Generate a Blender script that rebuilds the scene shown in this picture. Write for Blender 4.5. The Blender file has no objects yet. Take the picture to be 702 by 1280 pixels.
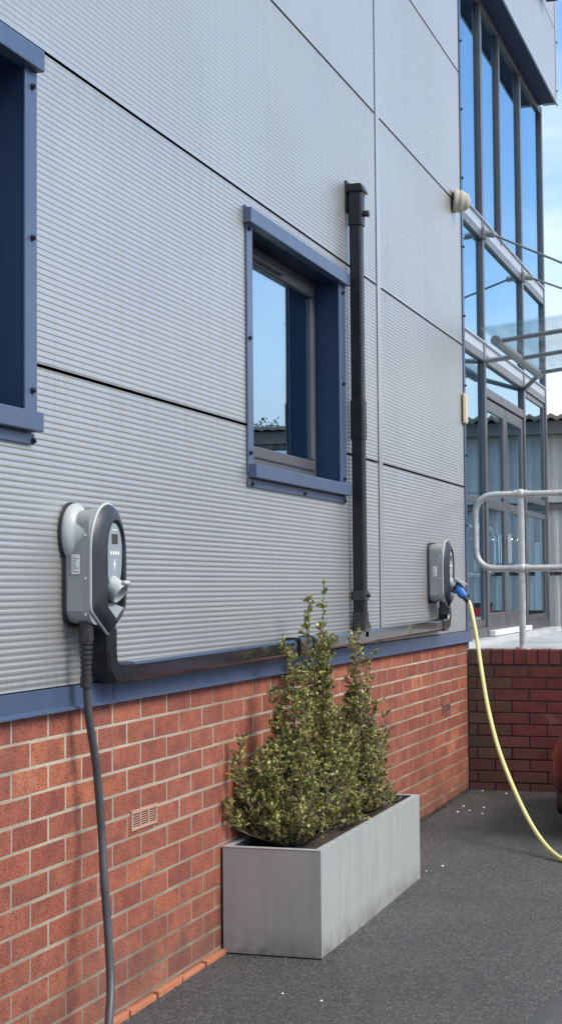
import bpy, bmesh, math, random
from mathutils import Vector, Matrix
R = math.radians
random.seed(7)
scene = bpy.context.scene
COL = scene.collection
EYE = 1.36

# ------------------------------------------------------------------ helpers
def tag(o, label=None, cat=None, group=None, kind=None):
    if label: o['label'] = label
    if cat: o['category'] = cat
    if group: o['group'] = group
    if kind: o['kind'] = kind
    return o

def empty(name, loc, label, cat, group=None):
    o = bpy.data.objects.new(name, None)
    o.empty_display_size = .1
    COL.objects.link(o); o.location = loc
    return tag(o, label, cat, group)

def world_loc(o):
    v = Vector(o.location)
    p = o.parent
    while p: v += Vector(p.location); p = p.parent
    return v

class MB:
    """collects geometry given in world coordinates; build() links ONE mesh object"""
    def __init__(s):
        s.v = []; s.f = []; s.sm = []; s.mi = []; s.col = []
        s.mat = 0; s.c = (1, 1, 1)
    def add(s, vs, fs, smooth=False):
        n = len(s.v); s.v += [tuple(v) for v in vs]
        for f in fs:
            s.f.append([i+n for i in f]); s.sm.append(smooth); s.mi.append(s.mat); s.col.append(s.c)
    def box(s, x0, x1, y0, y1, z0, z1):
        vs = [(x, y, z) for x in (x0, x1) for y in (y0, y1) for z in (z0, z1)]
        s.add(vs, [(0,1,3,2),(4,6,7,5),(0,4,5,1),(2,3,7,6),(0,2,6,4),(1,5,7,3)])
    def tube(s, pts, r, n=12, cap=True, smooth=True, radii=None, squash=1.0):
        pts = [Vector(p) for p in pts]; m = len(pts)
        tang = []
        for i in range(m):
            a = pts[max(i-1, 0)]; b = pts[min(i+1, m-1)]
            tang.append((b-a).normalized())
        up = Vector((0, 0, 1)) if abs(tang[0].z) < .9 else Vector((1, 0, 0))
        nx = tang[0].cross(up).normalized(); rings = []
        for i in range(m):
            t = tang[i]; nx = (nx - t*nx.dot(t)).normalized(); ny = t.cross(nx)
            rr = radii[i] if radii else r
            rings.append([pts[i] + (nx*math.cos(2*math.pi*k/n) + ny*math.sin(2*math.pi*k/n)*squash)*rr for k in range(n)])
        vs = [v for ring in rings for v in ring]
        fs = [(i*n+k, i*n+(k+1) % n, (i+1)*n+(k+1) % n, (i+1)*n+k) for i in range(m-1) for k in range(n)]
        s.add(vs, fs, smooth)
        if cap:
            s.add(rings[0], [tuple(range(n))[::-1]]); s.add(rings[-1], [tuple(range(n))])
    def sqtube(s, pts, w, ch=.008):
        """square section pipe with chamfered corners"""
        h = w/2
        prof = [(-h+ch,-h),(h-ch,-h),(h,-h+ch),(h,h-ch),(h-ch,h),(-h+ch,h),(-h,h-ch),(-h,-h+ch)]
        pts = [Vector(p) for p in pts]; m = len(pts); X = Vector((1,0,0))
        vs = []
        for i in range(m):
            a = pts[max(i-1,0)]; b = pts[min(i+1,m-1)]
            t = (b-a).normalized(); ny = t.cross(X).normalized()
            k = 1.0
            if 0 < i < m-1:
                c = (pts[i]-a).normalized().dot(t); k = 1/max(c, .5)
            vs += [pts[i] + X*p + ny*q*k for p, q in prof]
        fs = [(i*8+k, i*8+(k+1) % 8, (i+1)*8+(k+1) % 8, (i+1)*8+k) for i in range(m-1) for k in range(8)]
        fs += [tuple(range(8))[::-1], tuple(range((m-1)*8, m*8))]
        s.add(vs, fs)
    def sphere(s, c, r, n=14, m=8, sc=(1,1,1), smooth=True):
        vs = [(c[0], c[1], c[2]+r*sc[2])]
        for j in range(1, m):
            a = math.pi*j/m
            for k in range(n):
                b = 2*math.pi*k/n
                vs.append((c[0]+r*sc[0]*math.sin(a)*math.cos(b), c[1]+r*sc[1]*math.sin(a)*math.sin(b), c[2]+r*sc[2]*math.cos(a)))
        vs.append((c[0], c[1], c[2]-r*sc[2])); L = len(vs)-1
        fs = [(0, 1+k, 1+(k+1) % n) for k in range(n)]
        for j in range(m-2):
            for k in range(n):
                a = 1+j*n; fs.append((a+k, a+n+k, a+n+(k+1) % n, a+(k+1) % n))
        fs += [(L, 1+(m-2)*n+(k+1) % n, 1+(m-2)*n+k) for k in range(n)]
        s.add(vs, fs, smooth)
    def loft(s, rings, smooth=True, cap0=True, cap1=True):
        n = len(rings[0]); vs = [v for r_ in rings for v in r_]
        s.add(vs, [(i*n+k, i*n+(k+1) % n, (i+1)*n+(k+1) % n, (i+1)*n+k) for i in range(len(rings)-1) for k in range(n)], smooth)
        if cap0: s.add(rings[0], [tuple(range(n))[::-1]])
        if cap1: s.add(rings[-1], [tuple(range(n))])
    def build(s, name, mats, parent=None, bevel=0, seg=2, colattr=False, recalc=True):
        off = world_loc(parent) if parent else Vector((0,0,0))
        org = off
        if parent is None:   # origin at base centre of a single-mesh thing
            xs = [v[0] for v in s.v]; ys = [v[1] for v in s.v]; zs = [v[2] for v in s.v]
            org = Vector(((min(xs)+max(xs))/2, (min(ys)+max(ys))/2, min(zs)))
        me = bpy.data.meshes.new(name)
        me.from_pydata([tuple(Vector(v)-org) for v in s.v], [], s.f)
        for m in (mats if isinstance(mats, (list, tuple)) else [mats]): me.materials.append(m)
        me.polygons.foreach_set('use_smooth', s.sm)
        me.polygons.foreach_set('material_index', s.mi)
        if colattr:
            ca = me.color_attributes.new('tint', 'FLOAT_COLOR', 'CORNER')
            dat = []
            for p, c in zip(me.polygons, s.col):
                for _ in range(p.loop_total): dat += [c[0], c[1], c[2], 1]
            ca.data.foreach_set('color', dat)
        if recalc:
            bm = bmesh.new(); bm.from_mesh(me); bmesh.ops.recalc_face_normals(bm, faces=bm.faces); bm.to_mesh(me); bm.free()
        me.update()
        o = bpy.data.objects.new(name, me); COL.objects.link(o)
        if parent: o.parent = parent
        else: o.location = org
        if bevel:
            b = o.modifiers.new('bevel', 'BEVEL'); b.width = bevel; b.segments = seg; b.limit_method = 'ANGLE'; b.angle_limit = R(40)
            b.harden_normals = False
        return o

def boxes(name, mat, parent, *bx, bevel=0):
    m = MB()
    for b in bx: m.box(*b)
    return m.build(name, mat, parent, bevel=bevel)

# ------------------------------------------------------------------ materials
def newmat(name):
    m = bpy.data.materials.new(name); m.use_nodes = True
    nt = m.node_tree; b = nt.nodes['Principled BSDF']
    return m, nt, b
def node(nt, t, **kw):
    n = nt.nodes.new(t)
    for k, v in kw.items():
        if k in n.inputs: n.inputs[k].default_value = v
        else: setattr(n, k, v)
    return n
def coords(nt, scale=(1,1,1), kind='Object'):
    tc = nt.nodes.new('ShaderNodeTexCoord'); mp = nt.nodes.new('ShaderNodeMapping')
    nt.links.new(tc.outputs[kind], mp.inputs['Vector']); mp.inputs['Scale'].default_value = scale
    return mp.outputs['Vector']
def noise(nt, vec, scale, detail=4, rough=.6):
    n = node(nt, 'ShaderNodeTexNoise'); n.inputs['Scale'].default_value = scale
    n.inputs['Detail'].default_value = detail; n.inputs['Roughness'].default_value = rough
    nt.links.new(vec, n.inputs['Vector']); return n.outputs['Fac']
def ramp(nt, fac, stops):
    r = node(nt, 'ShaderNodeValToRGB'); cr = r.color_ramp
    while len(cr.elements) > 1: cr.elements.remove(cr.elements[-1])
    for i, (p, c) in enumerate(stops):
        e = cr.elements[0] if i == 0 else cr.elements.new(p)
        e.position = p; e.color = (*c, 1) if len(c) == 3 else c
    nt.links.new(fac, r.inputs['Fac']); return r.outputs['Color']
def bump(nt, b, h, strength=.3, dist=.002):
    n = node(nt, 'ShaderNodeBump'); n.inputs['Strength'].default_value = strength; n.inputs['Distance'].default_value = dist
    nt.links.new(h, n.inputs['Height']); nt.links.new(n.outputs['Normal'], b.inputs['Normal'])
def mixc(nt, fac, a, b, mode='MIX'):
    m = node(nt, 'ShaderNodeMix'); m.data_type = 'RGBA'; m.blend_type = mode
    for sock, v in ((m.inputs['Factor'], fac), (m.inputs['A'], a), (m.inputs['B'], b)):
        pass
    ins = [i for i in m.inputs if i.enabled] if False else m.inputs
    fa, ca, cb = m.inputs[0], m.inputs[6], m.inputs[7]
    for sock, v in ((fa, fac), (ca, a), (cb, b)):
        if hasattr(v, 'links'): nt.links.new(v, sock)
        elif isinstance(v, (int, float)): sock.default_value = v
        else: sock.default_value = (*v, 1)
    return m.outputs[2]

def basic(name, col, rough=.5, metal=0, var=.15, scale=8, bmp=0, bscale=200, coat=0, stretch=(1,1,1), spec=None, dirt=0):
    """procedural: base colour varied by noise, roughness varied too, small bump"""
    m, nt, b = newmat(name)
    v = coords(nt, stretch)
    f = noise(nt, v, scale, 5, .6)
    lo = [c*(1-var) for c in col]; hi = [min(1, c*(1+var)) for c in col]
    c = ramp(nt, f, [(.3, lo), (.7, hi)])
    if dirt:
        f2 = noise(nt, v, scale*3.7, 6, .7)
        d = ramp(nt, f2, [(.52, (0,0,0)), (.75, (dirt,)*3)])
        c = mixc(nt, d, c, [x*.45+.04 for x in col])
    nt.links.new(c, b.inputs['Base Color'])
    rr = ramp(nt, f, [(.3, (max(0, rough-.07),)*3), (.7, (min(1, rough+.07),)*3)])
    nt.links.new(rr, b.inputs['Roughness'])
    b.inputs['Metallic'].default_value = metal
    if spec is not None: b.inputs['Specular IOR Level'].default_value = spec
    if coat: b.inputs['Coat Weight'].default_value = coat; b.inputs['Coat Roughness'].default_value = .05
    if bmp: bump(nt, b, noise(nt, coords(nt), bscale, 3, .6), bmp, .001)
    return m

M = {}
# cladding: silver-grey metallic coil paint with rain streaks
def mk_clad():
    m, nt, b = newmat('silver_cladding')
    v = coords(nt, (1,1,1))
    big = noise(nt, v, .8, 3, .5)
    streak = noise(nt, coords(nt, (1, 9, .35)), 2.2, 6, .65)
    fine = noise(nt, coords(nt, (1, 60, 1.2)), 1.5, 4, .6)
    c = ramp(nt, big, [(.3, (.50,.495,.475)), (.7, (.555,.55,.53))])
    d = ramp(nt, streak, [(.45, (0,0,0)), (.75, (.26,.26,.26))])
    c = mixc(nt, d, c, (.41,.39,.345))
    d2 = ramp(nt, fine, [(.5, (0,0,0)), (.85, (.25,.25,.25))])
    c = mixc(nt, d2, c, (.40,.39,.36))
    sz = node(nt, 'ShaderNodeSeparateXYZ'); nt.links.new(coords(nt), sz.inputs[0])
    md = node(nt, 'ShaderNodeMath', operation='FRACT'); dv = node(nt, 'ShaderNodeMath', operation='MULTIPLY_ADD')
    dv.inputs[1].default_value = 1/.911; dv.inputs[2].default_value = -.225; nt.links.new(sz.outputs['Z'], dv.inputs[0]); nt.links.new(dv.outputs[0], md.inputs[0])
    jg = ramp(nt, md.outputs[0], [(.78, (0,0,0)), (.97, (.35,.35,.35)), (1.0, (.6,.6,.6))])
    jg = mixc(nt, 1.0, jg, ramp(nt, noise(nt, coords(nt, (1, 22, .5)), 1.6, 5, .7), [(.42, (0,0,0)), (.7, (.8,.8,.8))]), 'MULTIPLY')
    c = mixc(nt, jg, c, (.30,.275,.235))
    nt.links.new(c, b.inputs['Base Color'])
    b.inputs['Metallic'].default_value = .7
    nt.links.new(ramp(nt, streak, [(.3, (.33,)*3), (.8, (.46,)*3)]), b.inputs['Roughness'])
    bump(nt, b, noise(nt, v, 1.6, 2, .5), .5, .012)
    return m
M['clad'] = mk_clad()
M['joint'] = basic('black_joint_gasket', (.008,.008,.009), .9, spec=.1)
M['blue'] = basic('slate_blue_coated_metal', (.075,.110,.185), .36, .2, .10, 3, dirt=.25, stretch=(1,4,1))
M['blue_shaded'] = basic('shaded_blue_trim', (.018,.036,.082), .5, 0, .10, 3, spec=.3)  # trim blue darkened: the shade of the window reveals is put into the colour
M['frame'] = basic('grey_window_profile', (.085,.085,.095), .4, .1, .12, 12, dirt=.3)
M['mull'] = basic('grey_powder_coated_aluminium', (.125,.125,.132), .35, .35, .10, 6, dirt=.2)
M['mull_light'] = basic('pale_grey_flashing', (.42,.45,.48), .35, .3, .10, 6)
M['black'] = basic('gloss_black_plastic', (.012,.013,.015), .18, 0, .3, 20, coat=.6)
M['blackm'] = basic('matt_black_rubber', (.02,.02,.021), .55, 0, .3, 20)
M['screw'] = basic('dark_screw_head', (.03,.035,.05), .4, .5)
M['black_satin'] = basic('satin_black_plastic', (.012,.013,.016), .38, 0, .3, 12, spec=.35, dirt=.3)
M['galv'] = basic('galvanised_steel_tube', (.52,.53,.51), .5, .35, .22, 30, .15, 60, dirt=.35)
M['grey_shell'] = basic('mid_grey_charger_shell', (.27,.285,.29), .42, 0, .06, 6, .04, 900)
M['pale_shell'] = basic('pale_grey_plastic', (.40,.43,.42), .4, 0, .06, 6, .03, 900)
M['silver_face'] = basic('silver_front_panel', (.33,.38,.41), .35, .25, .05, 6)
M['charcoal'] = basic('charcoal_charger_front', (.024,.026,.032), .38, 0, .12, 6, .05, 1200)
M['lcd'] = basic('display_screen', (.045,.05,.04), .12, 0, .2, 40)
M['white'] = basic('white_plastic', (.75,.76,.75), .45, 0, .05, 20)
M['label'] = basic('white_sticker', (.72,.72,.70), .6, 0, .06, 30)
M['ink'] = basic('grey_print_ink', (.12,.12,.12), .7)
M['cable_grey'] = basic('dark_grey_cable_sheath', (.065,.066,.070), .42, 0, .2, 10, dirt=.3)
M['cable_yellow'] = basic('pale_yellow_cable_sheath', (.66,.64,.27), .45, 0, .1, 10, dirt=.2)
M['plug_blue'] = basic('bright_blue_plug_shell', (.03,.20,.62), .4, 0, .1, 20)
M['rod'] = basic('stainless_tie_rod', (.22,.23,.24), .35, .6, .1, 20)
M['tube'] = basic('brushed_canopy_tube', (.30,.31,.31), .4, .5, .12, 20, dirt=.2)
M['timber'] = basic('weathered_pale_timber', (.55,.47,.34), .8, 0, .2, 30, .3, 120, stretch=(1,1,.1), dirt=.4)
M['foam'] = basic('dirty_white_ribbed_cover', (.40,.375,.31), .75, 0, .2, 14, .3, 90, dirt=.6)
M['concrete'] = basic('pale_concrete_paving', (.50,.50,.48), .35, 0, .15, 2.5, .3, 80, dirt=.3)
M['soil'] = basic('dark_potting_soil', (.045,.033,.024), .95, 0, .5, 40, 1.0, 60)
M['stone'] = basic('white_stone_chip', (.75,.75,.72), .6, 0, .1, 60)
M['wh'] = basic('pale_profiled_sheet', (.62,.61,.56), .6, 0, .10, 1.2, dirt=.3, stretch=(3,1,.25))
M['wh_beam'] = basic('cream_grey_band', (.60,.60,.56), .7, 0, .1, 2, dirt=.3)
M['wh_roof'] = basic('mossy_fibre_cement_roof', (.16,.15,.125), .9, 0, .35, 3, .5, 30, dirt=.5)
M['wh_dark'] = basic('dark_gutter_fascia', (.24,.225,.20), .7, 0, .2, 3)
M['red_paint'] = basic('deep_red_car_paint', (.10,.003,.009), .38, .1, .06, 4, coat=.25)
M['dark_paint'] = basic('slate_grey_car_paint', (.13,.15,.17), .42, .3, .06, 4, coat=.2)
M['chrome'] = basic('bright_chrome', (.75,.76,.78), .12, 1, .03, 10)
M['tyre'] = basic('tyre_rubber', (.018,.018,.018), .8, 0, .2, 30, .4, 120)
M['alloy'] = basic('alloy_wheel_silver', (.45,.45,.46), .3, .8, .05, 10)
M['red_plastic'] = basic('red_plastic', (.38,.012,.02), .45, 0, .1, 10)
M['bark'] = basic('grey_brown_twig_bark', (.15,.115,.085), .85, 0, .3, 60, .4, 200)
M['dark_int'] = basic('dim_interior_surface', (.05,.06,.07), .8, 0, .2, 2)
M['floor_int'] = basic('interior_carpet', (.10,.11,.12), .9, 0, .2, 20)
M['blue_int'] = basic('blue_interior_board', (.03,.16,.28), .6, 0, .1, 3)
M['orange'] = basic('orange_engineering_brick', (.46,.165,.085), .8, 0, .15, 25, .4, 200, dirt=.35)

def mk_glass(name, tint, rough=0.0, lo=0.04, hi=1.0, gtint=(.95,.97,1)):
    m, nt, b = newmat(name); nt.nodes.remove(b)
    out = nt.nodes['Material Output']
    tr = node(nt, 'ShaderNodeBsdfTransparent'); tr.inputs['Color'].default_value = (*tint, 1)
    gl = node(nt, 'ShaderNodeBsdfGlossy'); gl.inputs['Roughness'].default_value = rough; gl.inputs['Color'].default_value = (*gtint, 1)
    fr = node(nt, 'ShaderNodeLayerWeight'); fr.inputs['Blend'].default_value = .5
    pw = node(nt, 'ShaderNodeMath', operation='POWER'); pw.inputs[1].default_value = 5; nt.links.new(fr.outputs['Facing'], pw.inputs[0])
    mrg = node(nt, 'ShaderNodeMapRange'); mrg.inputs[3].default_value = lo; mrg.inputs[4].default_value = hi; nt.links.new(pw.outputs[0], mrg.inputs[0])
    v = coords(nt); bp = node(nt, 'ShaderNodeBump'); bp.inputs['Strength'].default_value = .035; bp.inputs['Distance'].default_value = .02
    nt.links.new(noise(nt, v, 1.6, 1, .4), bp.inputs['Height'])
    nt.links.new(bp.outputs['Normal'], gl.inputs['Normal'])
    mx = node(nt, 'ShaderNodeMixShader')
    nt.links.new(mrg.outputs[0], mx.inputs[0]); nt.links.new(tr.outputs[0], mx.inputs[1]); nt.links.new(gl.outputs[0], mx.inputs[2])
    nt.links.new(mx.outputs[0], out.inputs['Surface'])
    return m
M['glass'] = mk_glass('solar_window_glass', (.55,.62,.66), lo=.55, gtint=(.62,.83,.97))
M['glass_clear'] = mk_glass('canopy_glass', (.90,.94,.94), .03, .06, .5)
M['glass_car'] = mk_glass('car_glass', (.25,.28,.28))
M['lens'] = mk_glass('headlamp_lens', (.9,.93,.97))

def mk_planter():
    m, nt, b = newmat('weathered_zinc')
    v = coords(nt, (1,1,1))
    streak = noise(nt, coords(nt, (14, 14, .8)), 2.4, 6, .7)
    cloud = noise(nt, v, 5, 5, .6)
    c = ramp(nt, streak, [(.3, (.40,.42,.40)), (.62, (.46,.48,.455)), (.8, (.49,.51,.485))])
    d = ramp(nt, cloud, [(.45, (0,0,0)), (.8, (.5,.5,.5))])
    c = mixc(nt, d, c, (.40,.385,.36))
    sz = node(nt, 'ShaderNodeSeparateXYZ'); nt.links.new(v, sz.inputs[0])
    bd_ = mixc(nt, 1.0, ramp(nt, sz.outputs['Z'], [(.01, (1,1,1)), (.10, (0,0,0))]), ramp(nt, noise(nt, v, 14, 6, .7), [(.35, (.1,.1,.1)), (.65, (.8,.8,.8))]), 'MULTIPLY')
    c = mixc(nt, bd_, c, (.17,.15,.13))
    sc_ = ramp(nt, noise(nt, coords(nt, (2, 2, 30)), 3.0, 3, .8), [(.68, (0,0,0)), (.74, (.35,.35,.35))])
    c = mixc(nt, sc_, c, (.58,.59,.57))
    nt.links.new(c, b.inputs['Base Color']); b.inputs['Metallic'].default_value = .25
    nt.links.new(ramp(nt, streak, [(.3, (.42,)*3), (.8, (.6,)*3)]), b.inputs['Roughness'])
    bump(nt, b, noise(nt, v, 3, 2, .5), .25, .01)
    return m
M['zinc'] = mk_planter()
M['zinc_rim'] = basic('folded_zinc_rim', (.56,.575,.57), .4, .4, .08, 20)

def mk_brick(name, pit, rough=.85):
    m, nt, b = newmat(name)
    at = node(nt, 'ShaderNodeAttribute'); at.attribute_name = 'tint'
    v = coords(nt)
    f = noise(nt, v, 90, 5, .65)
    g = noise(nt, v, 16, 4, .6)
    c = mixc(nt, 1.0, at.outputs['Color'], ramp(nt, g, [(.3, (.84,.81,.82)), (.7, (1.14,1.12,1.1))]), 'MULTIPLY')
    vo = node(nt, 'ShaderNodeTexVoronoi'); vo.inputs['Scale'].default_value = 165; nt.links.new(v, vo.inputs['Vector'])
    spots = ramp(nt, vo.outputs['Distance'], [(.22, (1,1,1)), (.42, (0,0,0))])
    sel = ramp(nt, noise(nt, v, 40, 2, .5), [(.32, (0,0,0)), (.45, (1,1,1))])
    sp = mixc(nt, 1.0, spots, sel, 'MULTIPLY')
    pm = node(nt, 'ShaderNodeMath', operation='MULTIPLY'); pm.inputs[1].default_value = pit
    nt.links.new(sp, pm.inputs[0])
    c = mixc(nt, pm.outputs[0], c, (.07,.026,.028))
    # kiln-flashed darker bands across single bricks
    kb = ramp(nt, noise(nt, coords(nt, (8, 8, 13.3)), 1.0, 1, .4), [(.52, (0,0,0)), (.66, (.42,.42,.42))])
    c = mixc(nt, kb, c, (.155,.055,.052))
    bl = ramp(nt, noise(nt, v, 2.3, 5, .7), [(.55, (0,0,0)), (.8, (.28,.28,.28))])
    c = mixc(nt, bl, c, (.30,.22,.19))
    sz = node(nt, 'ShaderNodeSeparateXYZ'); nt.links.new(v, sz.inputs[0])
    sp_ = mixc(nt, 1.0, ramp(nt, sz.outputs['Z'], [(.02, (1,1,1)), (.30, (0,0,0))]), ramp(nt, noise(nt, v, 6, 5, .7), [(.35, (.15,.15,.15)), (.65, (.75,.75,.75))]), 'MULTIPLY')
    c = mixc(nt, sp_, c, (.12,.085,.065))
    ef = ramp(nt, noise(nt, coords(nt, (1, 1, 1.6)), 3.4, 7, .75), [(.60, (0,0,0)), (.72, (.35,.35,.35))])
    c = mixc(nt, ef, c, (.42,.33,.27))
    nt.links.new(c, b.inputs['Base Color']); b.inputs['Roughness'].default_value = rough
    b.inputs['Specular IOR Level'].default_value = .25
    ad = node(nt, 'ShaderNodeMath', operation='SUBTRACT'); nt.links.new(f, ad.inputs[0]); nt.links.new(sp, ad.inputs[1])
    bump(nt, b, ad.outputs[0], .55, .002)
    return m
M['brick'] = mk_brick('rustic_red_brick', .85)
M['brick2'] = mk_brick('dark_red_brick', .25)
def mk_mortar(name, a, bcol):
    m, nt, b = newmat(name); v = coords(nt)
    c = ramp(nt, noise(nt, v, 1.3, 5, .65), [(.35, a), (.65, bcol)])
    sz = node(nt, 'ShaderNodeSeparateXYZ'); nt.links.new(coords(nt), sz.inputs[0])
    gr = ramp(nt, sz.outputs['Z'], [(.15, (1,1,1)), (.80, (0,0,0))])
    gr = mixc(nt, 1.0, gr, ramp(nt, noise(nt, v, 3, 3, .6), [(.3, (.3,.3,.3)), (.6, (.85,.85,.85))]), 'MULTIPLY')
    c = mixc(nt, gr, c, tuple(x*.55 for x in a))
    f = noise(nt, v, 160, 3, .7)
    c = mixc(nt, .5, c, ramp(nt, f, [(.3, (.5,.5,.5)), (.7, (1.1,1.1,1.1))]), 'MULTIPLY')
    nt.links.new(c, b.inputs['Base Color']); b.inputs['Roughness'].default_value = .95
    b.inputs['Specular IOR Level'].default_value = .1
    bump(nt, b, f, .6, .003); return m
M['mortar'] = mk_mortar('buff_sand_mortar', (.30,.245,.18), (.58,.50,.39))
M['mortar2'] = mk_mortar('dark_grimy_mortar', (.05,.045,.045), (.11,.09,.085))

def mk_asphalt():
    m, nt, b = newmat('worn_asphalt')
    v = coords(nt)
    big = noise(nt, v, .9, 6, .65)
    c = ramp(nt, big, [(.35, (.064,.064,.064)), (.7, (.090,.089,.088))])
    st = ramp(nt, noise(nt, coords(nt, (1, .6, 1)), 1.7, 4, .6), [(.56, (0,0,0)), (.70, (.45,.45,.45))])
    c = mixc(nt, st, c, (.042,.042,.044))
    ds = ramp(nt, noise(nt, coords(nt, (1.3, .5, 1)), 1.1, 6, .7), [(.55, (0,0,0)), (.75, (.4,.4,.4))])
    c = mixc(nt, ds, c, (.13,.125,.115))
    vo = node(nt, 'ShaderNodeTexVoronoi'); vo.inputs['Scale'].default_value = 150; vo.inputs['Randomness'].default_value = 1; nt.links.new(v, vo.inputs['Vector'])
    sep = node(nt, 'ShaderNodeSeparateColor'); nt.links.new(vo.outputs['Color'], sep.inputs[0])
    chip = ramp(nt, sep.outputs[0], [(.0, (.62,.62,.62)), (.5, (.95,.95,.96)), (.86, (1.2,1.2,1.2)), (.975, (2.0,2.0,1.95))])
    c = mixc(nt, 1.0, c, chip, 'MULTIPLY')
    f = noise(nt, v, 60, 4, .7)
    c = mixc(nt, .7, c, ramp(nt, f, [(.3, (.55,.55,.56)), (.7, (1.3,1.3,1.28))]), 'MULTIPLY')
    nt.links.new(c, b.inputs['Base Color'])
    b.inputs['Roughness'].default_value = .78; b.inputs['Specular IOR Level'].default_value = .35
    vo2 = node(nt, 'ShaderNodeTexVoronoi'); vo2.inputs['Scale'].default_value = 130; nt.links.new(v, vo2.inputs['Vector'])
    ad = node(nt, 'ShaderNodeMath', operation='SUBTRACT'); nt.links.new(f, ad.inputs[0]); nt.links.new(vo2.outputs['Distance'], ad.inputs[1])
    bump(nt, b, ad.outputs[0], .6, .006)
    return m
M['asphalt'] = mk_asphalt()

def mk_leaf():
    m, nt, b = newmat('shrub_leaf')
    at = node(nt, 'ShaderNodeAttribute'); at.attribute_name = 'tint'
    c = mixc(nt, 1.0, at.outputs['Color'], ramp(nt, noise(nt, coords(nt), 45, 3, .6), [(.3, (.75,.78,.7)), (.7, (1.2,1.15,1.1))]), 'MULTIPLY')
    nt.links.new(c, b.inputs['Base Color']); b.inputs['Roughness'].default_value = .42
    b.inputs['Specular IOR Level'].default_value = .45
    b.inputs['Subsurface Weight'].default_value = 0
    out = nt.nodes['Material Output']
    tl = node(nt, 'ShaderNodeBsdfTranslucent'); nt.links.new(c, tl.inputs['Color'])
    mx = node(nt, 'ShaderNodeMixShader'); mx.inputs[0].default_value = .22
    nt.links.new(b.outputs[0], mx.inputs[1]); nt.links.new(tl.outputs[0], mx.inputs[2]); nt.links.new(mx.outputs[0], out.inputs['Surface'])
    return m
M['leaf'] = mk_leaf()

# ------------------------------------------------------------------ ground, landing
g = MB()
ys = [-250, -60, -10, 4.7, 10.2, 40, 400]; zz = [-.0, 0, 0, 0, .048, .048, .048]
xs = [-300, -30, -3, 3, 30, 300]
vs = [(x, y, z) for y, z in zip(ys, zz) for x in xs]
g.add(vs, [(j*6+i, j*6+i+1, (j+1)*6+i+1, (j+1)*6+i) for j in range(6) for i in range(5)])
o = g.build('asphalt_ground', M['asphalt']); tag(o, kind='structure')
def gz(y): return 0 if y < 4.7 else min(.048, (y-4.7)/5.5*.048)

# ------------------------------------------------------------------ office building
B = empty('office_building', (0, 6, 0), 'office block in silver ribbed cladding above a red brick base, with blue window surrounds', 'building')
PITCH = .0186
def rib_rect(mb, y0, y1, z0, z1, amp=.00125):
    """micro-ribbed sheet: wide flat bands with narrow grooves, one phase for the whole wall"""
    zs = []
    k = math.floor(z0/PITCH)-1
    prof = [(0, 0), (.28, -1), (.50, -1), (.70, 0)]
    pts = []
    while k*PITCH < z1+PITCH:
        for u, d in prof: pts.append(((k+u)*PITCH, d*amp))
        k += 1
    inside = [(z0, 0)] + [(z, d) for z, d in pts if z0+.001 < z < z1-.001] + [(z1, 0)]
    vs = []; n = len(inside)
    for z, d in inside: vs += [(d, y0, z), (d, y1, z)]
    mb.add(vs, [(2*i, 2*i+1, 2*i+3, 2*i+2) for i in range(n-1)])
    e = -.035; mb.mat = 1
    # returns at the edges
    mb.add([(0,y0,z0),(0,y1,z0),(e,y1,z0),(e,y0,z0)], [(0,1,2,3)])
    mb.add([(0,y0,z1),(0,y1,z1),(e,y1,z1),(e,y0,z1)], [(0,1,2,3)])
    for y in (y0, y1):
        vv = [(d, y, z) for z, d in inside] + [(e, y, z) for z, d in inside]
        mb.add(vv, [(i, i+1, n+i+1, n+i) for i in range(n-1)])
    mb.mat = 0
W0 = dict(y0=2.50, y1=4.02, z0=1.86, z1=2.87)     # near window opening
W1 = dict(y0=5.975, y1=7.243, z0=1.85, z1=2.83)   # far window opening
rows = [(1.078,2.005),(2.016,2.937),(2.948,3.847),(3.858,4.751),(4.762,5.654),(5.665,6.552),(6.563,7.5)]
def panel(name_y, z0, z1, holes=()):
    y0, y1 = name_y
    mb = MB(); cur = y0
    for h in holes:
        rib_rect(mb, cur, h['y0'], z0, z1)
        if z0 < h['z0'] - .02: rib_rect(mb, h['y0'], h['y1'], z0, h['z0'])
        if z1 > h['z1'] + .02: rib_rect(mb, h['y0'], h['y1'], h['z1'], z1)
        cur = h['y1']
    rib_rect(mb, cur, y1, z0, z1)
    return mb.build('cladding_panel', [M['clad'], M['joint']], B, recalc=True)
for i, (a, b) in enumerate(rows):
    panel((-3.0, 7.968), a, b, (W0, W1) if i < 2 else ())
    panel((8.062, 10.175), a, b)
panel((10.27, 14.64), 5.872, 6.553); panel((10.27, 14.64), 6.562, 7.5)
boxes('joint_cover_strip', M['clad'], B, (-.03, .004, 7.984, 8.054, 1.078, 7.5), bevel=.002)
# black backing board seen in the joints (with holes for the windows)
bk = MB()
for y0, y1, z0, z1 in [(-3,W0['y0'],1.02,7.5),(W0['y0'],W0['y1'],1.02,W0['z0']),(W0['y0'],W0['y1'],W0['z1'],7.5),
                       (W0['y1'],W1['y0'],1.02,7.5),(W1['y0'],W1['y1'],1.02,W1['z0']),(W1['y0'],W1['y1'],W1['z1'],7.5),
                       (W1['y1'],10.2,1.02,7.5),(10.2,14.62,5.93,7.5)]:
    bk.box(-.13, -.02, y0, y1, z0, z1)
bk.build('backing_board', M['joint'], B)
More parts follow.
